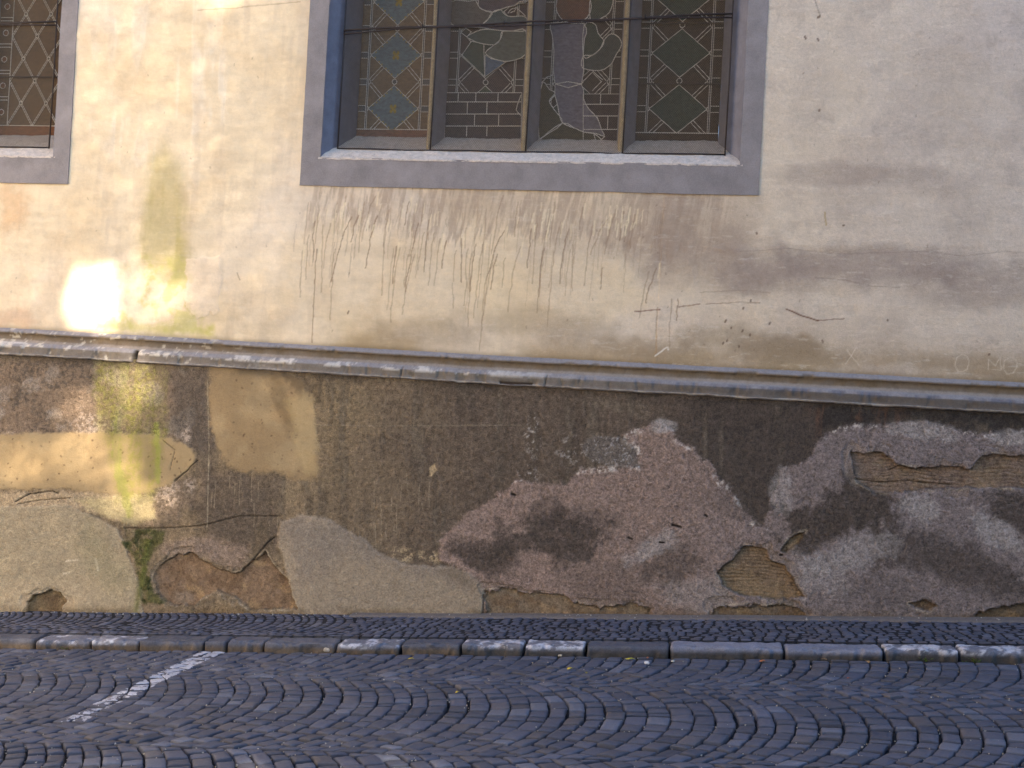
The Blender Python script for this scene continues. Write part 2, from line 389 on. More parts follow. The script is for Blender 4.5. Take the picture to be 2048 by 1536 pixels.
    # cracks, scratches, little holes
    for pts, w, c, k in [([(395, 20), (440, 18), (470, 16), (520, 10), (600, 4)], .006, (160, 130, 96), .5), ([(1270, 623), (1310, 620), (1320, 619)], .008, (110, 62, 42), .7), ([(1358, 614), (1400, 608)], .007, (110, 66, 46), .6),
                         ([(1412, 608), (1480, 604), (1520, 606)], .006, (110, 70, 50), .5), ([(1573, 618), (1605, 632), (1636, 641)], .009, (100, 58, 38), .8), ([(1636, 641), (1688, 637)], .006, (100, 60, 44), .7),
                         ([(1310, 712), (1335, 694), (1337, 700)], .008, (236, 226, 212), .7), ([(1480, 503), (1570, 497), (1680, 508), (1850, 503), (1930, 512), (2000, 503), (2060, 506)], .005, (140, 124, 114), .4),
                         ([(1630, 555), (1690, 560), (1740, 572), (1800, 575)], .006, (136, 118, 108), .5), ([(1400, 585), (1480, 580), (1540, 585)], .006, (140, 120, 104), .4),
                         ([(1650, 425), (1652, 450)], .010, (170, 140, 84), .6), ([(1630, 0), (1640, 30)], .008, (120, 104, 96), .5), ([(480, 560), (474, 545)], .006, (130, 100, 70), .6),
                         # faint scratched letters
                         ([(1712, 696), (1703, 712), (1694, 700)], .005, (226, 208, 184), .55), ([(1703, 712), (1718, 730)], .005, (226, 208, 184), .55), ([(1703, 712), (1690, 728)], .005, (226, 208, 184), .45),
                         ([(1925, 708), (1913, 716), (1909, 730), (1915, 742), (1924, 744), (1934, 738), (1938, 724), (1934, 712), (1925, 708)], .005, (224, 206, 180), .5),
                         ([(1976, 740), (1977, 718), (1990, 732), (2000, 714), (2002, 741)], .005, (224, 206, 180), .55), ([(1984, 740), (2003, 741)], .005, (224, 206, 180), .4),
                         ([(2020, 714), (2008, 722), (2006, 736), (2014, 748), (2026, 746), (2034, 734), (2032, 720), (2020, 714)], .005, (224, 206, 180), .5)]:
        f.mix(lin(*c), f.line(pts, w, .004, 40)*k)
    spots = [(1610, 73), (1612, 77), (1636, 34), (1638, 220), (1635, 78), (1978, 708), (1775, 640), (1540, 645), (697, 623), (1452, 640), (1487, 615), (1502, 600), (1463, 655), (1486, 660), (1500, 668), (1447, 685), (1478, 692), (1455, 680), (1645, 680), (1688, 450), (1513, 465), (1640, 32), (1640, 218), (1600, 600), (1380, 660), (1440, 632), (1470, 700)]
    for i in range(90): spots.append((random.uniform(0, 2048), random.uniform(0, 700)))
    for i, (a, b) in enumerate(spots):
        f.mix(lin(100, 76, 60), f.line([(a, b), (a+random.uniform(-2, 2), b+random.uniform(1, 4))], .006 if i > 21 else .010, .002, 7)*(.4 if i > 21 else .8))
    tr = fbm(X, Z, .05, 45, 4, (2.6, .55), .7)
    f.mix(lin(150, 130, 112), sstep(.62, .76, tr)*.24*(.15+.85*gx)*sstep(.3, .6, big)); f.mix(lin(240, 226, 206), sstep(.64, .76, fbm(X, Z, .05, 46, 4, (2.6, .5), .7))*.22*(.4+.6*gx))
    f.col *= (1+(fine-.5)*.14+(hor-.5)*.04+(tr-.5)*.12)[:, None]
    # relief: trowelled undulation, laps of newer plaster
    f.dep = (big-.5)*.012+(mid-.5)*.010+(hor-.5)*.006+(fine-.5)*.003
    f.dep += pe*.003+sstep(-.02, .02, f.dist([(1400, 505), (1900, 500), (2900, 505), (2900, 760), (1400, 720)], .05, .3))*.0025*(f.X > -.3)
    f.grain = .30+.6*gx
    return f

def build_plaster():
    xs = np.concatenate([seg([-10.4, WIN[1][0], -6.7], .024)[:-1], seg([-6.7, WIN[1][1], WIN[0][0], WIN[0][1], 2.95], .0068)[:-1], seg([2.95, 6.0], .024)]); zs = seg([1.80, WIN[1][2], WIN[0][2], 4.95], .0068)
    nx, nz = len(xs), len(zs); Xg, Zg = np.meshgrid(xs, zs); X, Z = Xg.ravel(), Zg.ravel()
    f = plaster_field(X, Z)
    V = np.stack([X, -f.dep, Z], 1); F = grid_faces(nx, nz)
    cx, cz = X[F].mean(1), Z[F].mean(1); keep = np.ones(len(F), bool)
    for x0, x1, zb in WIN: keep &= ~((cx > x0+.012) & (cx < x1-.012) & (cz > zb+.012))
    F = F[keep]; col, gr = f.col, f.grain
    # plain continuation beyond the picture
    ext = [(-14, -10.4, 1.8, 8), (-10.4, WIN[1][0]+.01, 4.95, 8), (6.0, 9, 1.8, 8), (WIN[1][1]-.01, WIN[0][0]+.01, 4.95, 8), (WIN[0][1]-.01, 6.0, 4.95, 8),
           (WIN[0][0]+.01, WIN[0][1]-.01, WTOP, 8), (WIN[1][0]+.01, WIN[1][1]-.01, WTOP, 8)]
    EV, EF = [], []
    for a, b, c, d in ext:
        n = len(V)+len(EV); EV += [(a, .002, c), (b, .002, c), (b, .002, d), (a, .002, d)]; EF.append((n, n+1, n+2, n+3))
    V = np.vstack([V, EV]); F = np.vstack([F, EF]); col = np.vstack([col, np.tile(lin(214, 196, 170), (len(EV), 1))]); gr = np.concatenate([gr, np.full(len(EV), .6)])
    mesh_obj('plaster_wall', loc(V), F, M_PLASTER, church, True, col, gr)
build_plaster()

# --- plinth: old render with repairs, losses and bare stone
OCHRE_A = [(422, 733), (480, 728), (540, 738), (600, 758), (625, 790), (634, 880), (640, 950), (600, 960), (560, 946), (470, 942), (446, 920), (428, 880), (418, 800)]
OCHRE_B = [(-620, 868), (150, 866), (300, 868), (350, 880), (385, 898), (393, 918), (375, 940), (345, 965), (300, 985), (250, 992), (120, 977), (-620, 978)]
OCHRE_C = [(150, 998), (300, 990), (312, 1036), (270, 1050), (215, 1038), (170, 1012)]
GREY_L = [(-620, 1024), (140, 1010), (190, 1036), (236, 1056), (250, 1090), (266, 1135), (283, 1180), (287, 1250), (-620, 1250)]
GREY_M = [(562, 1044), (600, 1032), (650, 1035), (690, 1060), (730, 1080), (765, 1110), (800, 1126), (850, 1132), (905, 1134), (940, 1146), (960, 1166), (968, 1192), (963, 1250), (590, 1250), (585, 1180), (570, 1130), (556, 1090)]
PINK = [(880, 1098), (885, 1066), (925, 1036), (960, 1010), (1000, 985), (1035, 955), (1062, 962), (1130, 966), (1165, 940), (1215, 938), (1280, 937), (1272, 905), (1245, 870), (1290, 850), (1312, 843), (1340, 850), (1348, 876), (1385, 892), (1420, 922), (1434, 952), (1470, 990), (1490, 1020),
        (1500, 1048), (1530, 1052), (1536, 1010), (1546, 985), (1562, 945), (1620, 912), (1650, 870), (1700, 846), (1770, 850), (1830, 842), (1920, 862), (2700, 872), (2700, 1260), (960, 1260), (962, 1166), (905, 1134), (880, 1120)]
COMB_R = [(1703, 905), (1765, 904), (1796, 930), (1850, 938), (1880, 930), (1940, 940), (1965, 911), (2700, 914), (2700, 984), (1950, 976), (1880, 975), (1800, 986), (1752, 986), (1716, 964), (1705, 930)]
COMB_L = [(1434, 1146), (1465, 1120), (1492, 1088), (1534, 1101), (1541, 1122), (1570, 1132), (1588, 1156), (1606, 1192), (1560, 1200), (1480, 1190), (1445, 1172)]
COMB_S = [(1560, 1102), (1580, 1075), (1611, 1062), (1600, 1086), (1572, 1106)]
BROWN = [(305, 1145), (320, 1130), (350, 1112), (385, 1106), (412, 1124), (440, 1140), (480, 1147), (505, 1120), (530, 1104), (548, 1134), (575, 1160), (583, 1190), (592, 1216), (495, 1219), (470, 1196), (432, 1180), (402, 1196), (386, 1212), (345, 1210), (315, 1190)]
HOLE = [(50, 1250), (54, 1206), (65, 1190), (85, 1186), (102, 1178), (120, 1186), (131, 1202), (124, 1216), (122, 1250)]
CRUMB = [(968, 1250), (970, 1180), (1010, 1178), (1060, 1186), (1120, 1190), (1152, 1206), (1200, 1216), (1270, 1204), (1302, 1216), (1270, 1250)]
CRUMB_B = [(1412, 1250), (1428, 1213), (1480, 1209), (1600, 1214), (1622, 1250)]
CRUMB_C = [(1818, 1206), (1850, 1198), (1872, 1212), (1860, 1220), (1830, 1216)]
CRUMB_D = [(1955, 1224), (2000, 1212), (2700, 1208), (2700, 1250), (1955, 1250)]
GRAVEL = [(1167, 882), (1186, 872), (1250, 876), (1268, 896), (1281, 937), (1240, 935), (1185, 924), (1164, 905)]
MOSS = [(246, 1055), (332, 1062), (326, 1086), (302, 1110), (292, 1150), (312, 1190), (332, 1206), (283, 1206), (274, 1150), (262, 1110), (250, 1082)]

def plinth_field(X, Z):
    f = Field(X, Z, PL_Y, 40)
    big = f.n(.9, 1); mid = f.n(.3, 2, 5); vert = f.n(.16, 3, 4, (.4, 4.)); fine = f.n(.03, 4, 3, gain=.7); sp = f.n(.026, 6, 4, gain=.75); hor = f.n(.12, 9, 4, (3, .5))
    f.grain = np.full(X.shape, 1.0)
    pxl = lambda a: W(a, 950, PL_Y)[0]
    f.col[:] = lin(137, 117, 92)
    f.mix(lin(104, 89, 76), sstep(pxl(560), pxl(1000), X+(mid-.5)*.8)*.95)
    f.mix(lin(84, 73, 65), sstep(pxl(1230), pxl(1420), X+(mid-.5)*.5))
    f.mix(lin(150, 128, 96), f.poly([(600, 740), (760, 760), (740, 860), (680, 960), (640, 900)], .16, .1, .3)*.5)
    f.mix(lin(150, 130, 102), f.poly([(420, 960), (640, 960), (560, 1010), (440, 1000)], .05, .06)*.5)
    f.mix(lin(64, 56, 50), sstep(.52, .7, vert)*.4)
    f.mix(lin(150, 134, 112), sstep(.6, .78, vert)*.25)
    # top left: speckled old dash coat
    tl = f.poly([(-620, 690), (416, 735), (410, 800), (440, 900), (400, 900), (340, 872), (-620, 866)], .03, .03)
    f.mix(lin(140, 118, 98), tl*.9)
    f.mix(lin(86, 76, 66), tl*(.25+.6*sstep(.45, .58, mid))*sstep(.40, .62, sp))
    f.mix(lin(170, 154, 138), tl*sstep(.5, .65, f.n(.18, 12))*.45)
    f.mix(lin(92, 82, 72), f.poly([(340, 720), (420, 735), (415, 800), (440, 900), (420, 1000), (390, 930), (350, 860)], .05, .05)*.6)
    # under the lower coat, left centre
    lc = f.poly([(240, 985), (400, 940), (560, 960), (560, 1110), (500, 1130), (330, 1110), (300, 1050)], .05, .05)
    f.mix(lin(124, 106, 92), lc*.55*sstep(.35, .55, mid))
    f.mix(lin(76, 66, 56), f.poly([(410, 940), (560, 950), (560, 1120), (440, 1090), (380, 1060)], .08, .05)*.5)
    f.mix(lin(150, 128, 112), f.poly([(330, 1080), (420, 1070), (500, 1100), (480, 1140), (400, 1115), (320, 1110)], .03, .03)*.6)
    f.mix(lin(178, 158, 140), (f.blob(330, 985, 40, 30, 0, .6)+f.blob(372, 868, 14, 26, 0, .5)+f.blob(380, 970, 16, 16)+f.blob(180, 850, 50, 26, 0, .6))*sstep(.42, .6, sp)*.8)
    f.dep += (fine-.5)*.006*1.0+(sp-.5)*.004
    def coat(pts, cols, soft, rough, size, thick, grain, k=1.0, rel=.0):
        m = f.poly(pts, soft, rough, size)*k
        f.mix(cols, m); f.grain += (grain-f.grain)*m
        f.dep += (thick+(fine-.5)*rel-f.dep)*m if thick is not None else 0
        return m
    # cream zone between the ochre band and the grey patch
    f.mix(lin(184, 160, 128), f.poly([(-620, 970), (250, 985), (300, 1000), (240, 1040), (150, 1015), (-620, 1030)], .03, .03)*.85)
    coat(OCHRE_B, lin(166, 141, 104), .018, .020, .06, .004, .12, 1, .001)
    coat(OCHRE_A, lin(156, 130, 95), .025, .03, .06, .004, .15, .92, .001)
    f.mix(lin(120, 98, 70), f.poly([(513, 732), (560, 738), (575, 800), (596, 870), (576, 885), (552, 810)], .03, .03)*.7*sstep(.3, .55, sp+mid*.3))
    f.mix(lin(96, 80, 62), f.poly([(560, 740), (640, 760), (640, 800), (600, 790), (570, 770)], .03, .05)*.6)
    f.mix(lin(200, 172, 120), f.poly([(575, 800), (620, 780), (632, 940), (600, 940)], .04, .05)*.3)
    coat(OCHRE_C, lin(180, 162, 120), .03, .03, .07, .003, .3, .8)
    ob = np.clip(f.poly(OCHRE_A, .02)+f.poly(OCHRE_B, .02), 0, 1)
    rr_ = random.Random(4)
    for i in range(110):
        a, b = (rr_.uniform(0, 390), rr_.gauss(920, 34)) if i % 2 else (rr_.gauss(540, 70), rr_.uniform(740, 950))
        f.mix(lin(96, 74, 54), f.line([(a, b), (a+rr_.uniform(-2, 2), b+rr_.uniform(-2, 2))], rr_.uniform(.006, .011), .003, 8)*ob*.8)
    f.mix(lin(120, 100, 76), ob*sstep(.55, .72, f.n(.06, 31, 5, gain=.7))*.25)
    f.mix(lin(182, 158, 120), ob*sstep(.5, .7, mid)*.35)
    # pinkish coarse coat filling the right
    pk = f.dis(f.poly(PINK, .045, .030, .10), .5, .03, 8, .25, .75)
    pc = lin(147, 124, 111)*np.ones((len(X), 3)); k = sstep(pxl(1250), pxl(1700), X+(big-.5)*.6)[:, None]
    pc = pc+(lin(133, 119, 114)-pc)*k
    f.mix(pc, pk); f.dep += (.004+(fine-.5)*.007+(sp-.5)*.004-f.dep)*pk
    edge = np.exp(-(np.abs(f.dist(PINK, .03, .10)+.012)/.018)**2)*(X > pxl(1000))
    f.mix(lin(206, 194, 182), edge*sstep(.50, .66, sp+.5*(mid-.5))*sstep(.42, .6, f.n(.25, 16))*.85)
    for (a, b, c, d, an, k) in [(1110, 1090, 95, 48, 8, .9), (1090, 1050, 40, 50, 0, .5), (1690, 1020, 95, 52, 32, .95), (1640, 1070, 60, 26, 30, .6), (2035, 1030, 52, 42, -20, .85), (1900, 1120, 150, 36, -12, .6), (1960, 1160, 110, 40, -10, .4), (1330, 1135, 70, 40, 20, .55),
                                (950, 1108, 70, 26, -10, .8), (1010, 1130, 60, 30, 0, .6), (1230, 1160, 130, 40, 0, .3), (1180, 1040, 60, 26, 0, .3), (1840, 1100, 60, 30, 10, .25), (1460, 1010, 40, 30, 0, .3), (1720, 950, 40, 20, 30, .45), (1760, 1190, 140, 30, 0, .25)]:
        f.mix(lin(82, 71, 63), f.dis(f.blob(a, b, c*1.2, d*1.2, an, .95, 5, .3), .7, .05, 8, .12, 1.05)*pk*k)
    for (a, b, c, d, an, k) in [(1840, 1020, 40, 26, 0, .7), (1990, 1060, 60, 26, -30, .7), (1700, 1110, 90, 30, 25, .5), (1300, 1100, 60, 22, 35, .6), (1640, 1150, 60, 40, 0, .4), (1830, 860, 70, 16, -4, .7), (2030, 875, 40, 16, 0, .8), (1400, 1190, 80, 30, 0, .35), (1330, 852, 26, 14, 0, .9), (1560, 985, 22, 40, 0, .5)]:
        f.mix(lin(172, 162, 155), f.dis(f.blob(a, b, c*1.15, d*1.2, an, .6, 6, .15), .5, .04, 9, .15, 1.)*k*.8)
    f.mix(lin(60, 54, 50), f.poly([(1790, 800), (2700, 828), (2700, 870), (2000, 862), (1940, 850), (1840, 835), (1780, 842), (1700, 842), (1640, 870), (1620, 800)], .05, .06)*.85)
    f.mix(lin(116, 82, 62), (f.blob(1660, 835, 40, 40, 0, .7)+f.blob(1760, 825, 50, 26, 0, .7))*sstep(.45, .6, vert)*.5)
    f.mix(lin(118, 104, 88), f.poly([(1165, 800), (1280, 806), (1290, 830), (1200, 822)], .05, .05)*.6)
    coat(GRAVEL, lin(120, 109, 100), .012, .008, .05, .005, 1.2, .75, .004)
    f.mix(lin(170, 164, 160), f.poly(GRAVEL, .006, .006, .05)*sstep(.56, .70, sp)*.7)
    f.mix(lin(190, 180, 170), (f.blob(1065, 880, 16, 60, 0, .6)+f.blob(1060, 950, 30, 20, 0, .6)+f.blob(1140, 900, 30, 30, 0, .6))*sstep(.56, .70, sp)*.6)
    f.mix(lin(180, 156, 122), (f.blob(810, 1108, 26, 14, 0, .6)+f.blob(860, 1112, 30, 12, 0, .6))*sstep(.5, .62, sp)*.9)
    # light scratches
    for i in range(26):
        a = random.choice([random.uniform(730, 860), random.uniform(400, 560)]); b = random.uniform(940, 1050)
        f.mix(lin(178, 158, 130), f.line([(a, b), (a+random.uniform(-2, 2), b+random.uniform(15, 70))], .005, .002, 300+i)*.4)
    f.mix(lin(184, 168, 140), f.line([(415, 760), (418, 900), (414, 1060)], .006, .003)*.5)
    f.mix(lin(150, 134, 112), f.line([(640, 850), (760, 852), (1040, 850)], .006, .003)*.5)
    f.mix(lin(190, 164, 126), f.poly([(858, 935), (870, 925), (872, 940), (862, 952)], .006, .01)*.8)
    # repairs in smooth grey mortar
    gl = coat(GREY_L, lin(168, 150, 122), .008, .016, .08, .007, .8, 1, .005)
    gm = coat(GREY_M, lin(160, 142, 120), .016, .012, .10, .008, .8, 1, .005)
    f.mix(lin(140, 126, 112), gm*f.poly([(560, 1030), (700, 1040), (960, 1140), (960, 1180), (700, 1110), (600, 1160)], .10, .06)*.7)
    f.mix(lin(130, 112, 92), f.blob(930, 1160, 50, 16, -20, .5)*gm*.5)
    f.mix(lin(190, 168, 138), gl*f.poly([(-620, 1150), (270, 1170), (280, 1250), (-620, 1250)], .12, .05)*.4)
    f.mix(lin(226, 208, 178), gl*(f.line([(133, 1122), (156, 1120)], .012)+f.line([(192, 1118), (197, 1140)], .016)+f.line([(128, 1147), (140, 1145)], .010))*.6)
    f.mix(lin(142, 132, 100), gl*f.poly([(180, 1030), (280, 1170), (230, 1200), (150, 1100)], .12, .05)*.4)
    # bare stone under the losses
    for P, c, d in ((BROWN, (134, 109, 86), -.030), (HOLE, (118, 100, 76), -.038), (COMB_R, (134, 113, 97), -.028), (COMB_L, (140, 116, 91), -.030), (COMB_S, (136, 114, 88), -.022), (CRUMB, (134, 114, 92), -.018), (CRUMB_B, (126, 108, 90), -.02), (CRUMB_C, (100, 82, 66), -.02), (CRUMB_D, (106, 92, 76), -.02)):
        m = f.poly(P, .004, .014 if P not in (CRUMB, CRUMB_B, CRUMB_D) else .03, .07)
        f.mix(lin(*c), m)
        rel = d+(f.n(.10, 21, 5, gain=.6)-.5)*.016
        if P in (COMB_R, COMB_L, COMB_S):
            wob = (f.n(.35, 23, 2)-.5)*.10+(f.n(.06, 24, 3)-.5)*.022
            g = .5+.5*np.sin((Z-.05*X+wob)*2*np.pi/.026)
            gk = .35+.65*sstep(.3, .6, f.n(.2, 27))
            gk = gk*(.5+.5*sstep(.38, .6, f.n(.09, 36, 4))); rel = d-.006*g*gk+(sp-.5)*.010; f.mix(lin(76, 62, 50), m*sstep(.66, .98, g)*gk*.6); f.mix(lin(80, 64, 50), m*sstep(.60, .74, f.n(.05, 37, 4, gain=.7))*.5); f.mix(lin(156, 136, 112), m*sstep(.62, .76, f.n(.07, 38, 4, gain=.7))*.5)
            f.mix(lin(150, 126, 92), m*sstep(.55, .7, f.n(.2, 22))*.3)
        else:
            f.mix(lin(104, 80, 58), m*sstep(.45, .68, f.n(.07, 22))*.5); f.mix(lin(168, 138, 100), m*sstep(.6, .75, f.n(.11, 28))*.5)
        f.dep += (rel-f.dep)*m; f.grain += (.8-f.grain)*m
        lip = f.dist(P, .012, .07); f.mix(lin(54, 42, 34), np.exp(-((lip+.002)/.006)**2)*sstep(.38, .55, f.n(.15, 30))*.55); f.mix(lin(196, 178, 150), np.exp(-((lip-.012)/.007)**2)*sstep(.5, .62, f.n(.12, 29))*.45)  # dark outline: crack dirt and overhang shade painted along the edge
    for P in (COMB_R, COMB_L, BROWN, CRUMB, CRUMB_B, HOLE):
        l2 = f.dist(P, .014, .07); wid = .02+.05*sstep(.42, .68, f.n(.16, 51, 4))
        rim = (l2 > .003)*(1-sstep(-.004, .004, l2-wid))*sstep(.40, .5, f.n(.22, 52, 3))
        f.mix(lin(140, 122, 104), rim*.3); f.dep -= rim*.007
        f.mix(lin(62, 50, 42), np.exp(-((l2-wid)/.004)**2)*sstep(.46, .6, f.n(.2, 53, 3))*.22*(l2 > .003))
    f.mix(lin(146, 128, 110), f.blob(365, 1195, 26, 14, 0, .5)*.6)
    # moss
    m = f.poly(MOSS, .02, .03, .08)
    f.mix(lin(86, 84, 44), m*(.3+.55*sstep(.38, .56, f.n(.08, 33, 4)))); f.mix(lin(52, 56, 24), m*sstep(.52, .66, f.n(.06, 34, 4))*.8)
    f.mix(lin(96, 98, 48), np.exp(-((X-W(285, 1150, PL_Y)[0]+.12*(W(285, 1150, PL_Y)[2]-Z))/.03)**2)*(Z < W(260, 1075, PL_Y)[2])*.7)
    f.dep += m*sstep(.45, .6, f.n(.05, 35))*.005
    top = f.poly([(192, 712), (335, 730), (330, 870), (320, 960), (300, 1000), (235, 1000), (215, 900), (190, 850)], .04, .04)
    f.mix(lin(142, 134, 66), top*(.25+.30*sstep(.35, .65, vert))*(.5+.8*sstep(.35, .6, sp)))
    st = f.line([(246, 716), (246, 800), (236, 850), (232, 900), (240, 960), (262, 1030)], .055, .03)
    f.mix(lin(146, 144, 74), st*(.25+.45*sstep(.35, .55, vert)))
    f.mix(lin(150, 158, 60), f.line([(315, 850), (316, 960)], .035, .02)*.5)
    # dark line under the string course, brown line along the foot
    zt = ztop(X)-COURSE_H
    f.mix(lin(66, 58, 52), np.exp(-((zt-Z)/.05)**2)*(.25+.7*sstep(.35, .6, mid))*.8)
    fo = Z-gz(X)
    f.mix(lin(104, 84, 58), np.exp(-(np.clip(fo, 0, 9)/.045)**2)*sstep(.3, .6, f.n(.2, 41))*.6)
    for pts, w, k in [([(30, 1003), (60, 988), (105, 982), (116, 986)], .009, .8), ([(35, 1008), (80, 1000), (140, 996)], .006, .6), ([(395, 920), (375, 940), (350, 962)], .008, .8), ([(250, 1056), (330, 1056), (400, 1052), (480, 1032), (560, 1032)], .008, .6), ([(505, 1120), (535, 1085), (548, 1075)], .01, .8),
                      ([(325, 880), (350, 900), (340, 940)], .004, .5), ([(1345, 1050), (1362, 1054)], .014, 1), ([(1256, 1075), (1264, 1078)], .012, 1), ([(1024, 988), (1030, 990)], .016, 1), ([(1410, 1030), (1414, 1033)], .012, 1), ([(1318, 1084), (1328, 1085)], .010, 1), ([(1560, 1110), (1565, 1110)], .012, 1),
                      ([(1712, 958), (1760, 965), (1820, 962), (1900, 970)], .006, .8), ([(1780, 940), (1800, 930), (1815, 935)], .006, .8), ([(968, 1190), (965, 1230)], .008, .6), ([(1605, 1000), (1612, 996), (1620, 1004)], .02, .35)]:
        l = f.line(pts, w, .004, 44); f.mix(lin(40, 32, 26), l*k); f.dep -= l*.008
    f.col *= (1+((fine-.5)*.35+(sp-.5)*.75)*np.clip(f.grain, .15, 1.2)+(hor-.5)*.08)[:, None]  # pits darker, grains lighter: relief shading put into the colour
    f.col = np.clip(f.col, .01, 1)
    return f

def build_plinth():
    xs = np.concatenate([seg([-10.4, -6.7], .02)[:-1], seg([-6.7, 2.95], .0068)[:-1], seg([2.95, 6.0], .02)]); zs = seg([-.92, 1.72], .0068)
    nx, nz = len(xs), len(zs); Xg, Zg = np.meshgrid(xs, zs); X, Z = Xg.ravel(), Zg.ravel()
    F = grid_faces(nx, nz); keep = (Z[F[:, 0]] > gz(X[F[:, 0]])-.09) & (Z[F[:, 2]] < ztop(X[F[:, 0]])-COURSE_H+.03); F = F[keep]
    used = np.zeros(len(X), bool); used[F.ravel()] = True; mp = -np.ones(len(X), int); mp[used] = np.arange(used.sum()); F = mp[F]; X, Z = X[used], Z[used]
    f = plinth_field(X, Z)
    V = np.stack([X, PL_Y-f.dep, Z], 1)
    fx, fz = X[F].mean(1), Z[F].mean(1); g = Field(fx, fz, PL_Y, 40)
    lab = np.zeros(len(F), int)
    parts = [('mortar_patch', M_MORTAR, OCHRE_B, .012, .08, 'long smooth ochre mortar patch at the left edge'), ('mortar_patch', M_MORTAR, OCHRE_A, .014, .08, 'upright smooth ochre mortar patch under the moulding'),
             ('mortar_patch', M_MORTAR, GREY_L, .016, .08, 'grey-cream mortar patch left of the moss'), ('mortar_patch', M_MORTAR, GREY_M, .012, .10, 'wide grey mortar patch at the foot of the wall'),
             ('gravel_patch', M_PLINTH, GRAVEL, .006, .05, 'small oval patch of grey gravelly render'),
             ('exposed_stone', M_STONE_EXP, BROWN, .012, .07, 'bare brown stone where the render fell beside the moss'), ('exposed_stone', M_STONE_EXP, HOLE, .012, .07, 'small hole of bare stone at the left foot of the wall'),
             ('exposed_stone', M_STONE_EXP, COMB_R, .012, .07, 'long comb-scratched bare strip at the right edge'), ('exposed_stone', M_STONE_EXP, COMB_L, .012, .07, 'comb-scratched bare patch with a pointed top'), ('exposed_stone', M_STONE_EXP, COMB_S, .012, .07, 'smallest slanting bare patch'),
             ('exposed_stone', M_STONE_EXP, CRUMB, .03, .07, 'crumbling bare strip right of the wide grey patch'), ('exposed_stone', M_STONE_EXP, CRUMB_B, .03, .07, 'crumbling bare strip below the pointed bare patch')]
    for i, (n, m, P, rg, sz, l) in enumerate(parts): lab[g.dist(P, rg, sz) < 0] = i+1
    base = None
    for i in range(len(parts)+1):
        ff = F[lab == i]
        if not len(ff): continue
        u = np.unique(ff); mm = np.zeros(len(X), int); mm[u] = np.arange(len(u))
        o = mesh_obj('plinth' if i == 0 else parts[i-1][0], loc(V[u]), mm[ff], M_PLINTH if i == 0 else parts[i-1][1], church, True, f.col[u], f.grain[u])
        if i == 0: base = o
        else: o.parent = base; o['label'] = parts[i-1][5]
    # plain continuation beyond the picture
    return base
plinth = build_plinth()
def plinth_ends():
    for a, b in ((-14, -10.4), (6.0, 9)):
        V = [(a, PL_Y, gz(a)-.1), (b, PL_Y, gz(b)-.1), (b, PL_Y, 1.70), (a, PL_Y, 1.70)]
        mesh_obj('plinth', loc(V), [(0, 1, 2, 3)], M_PLINTH, church, False, np.tile(lin(110, 96, 84), (len(V), 1)), np.full(len(V), 1.))
plinth_ends()

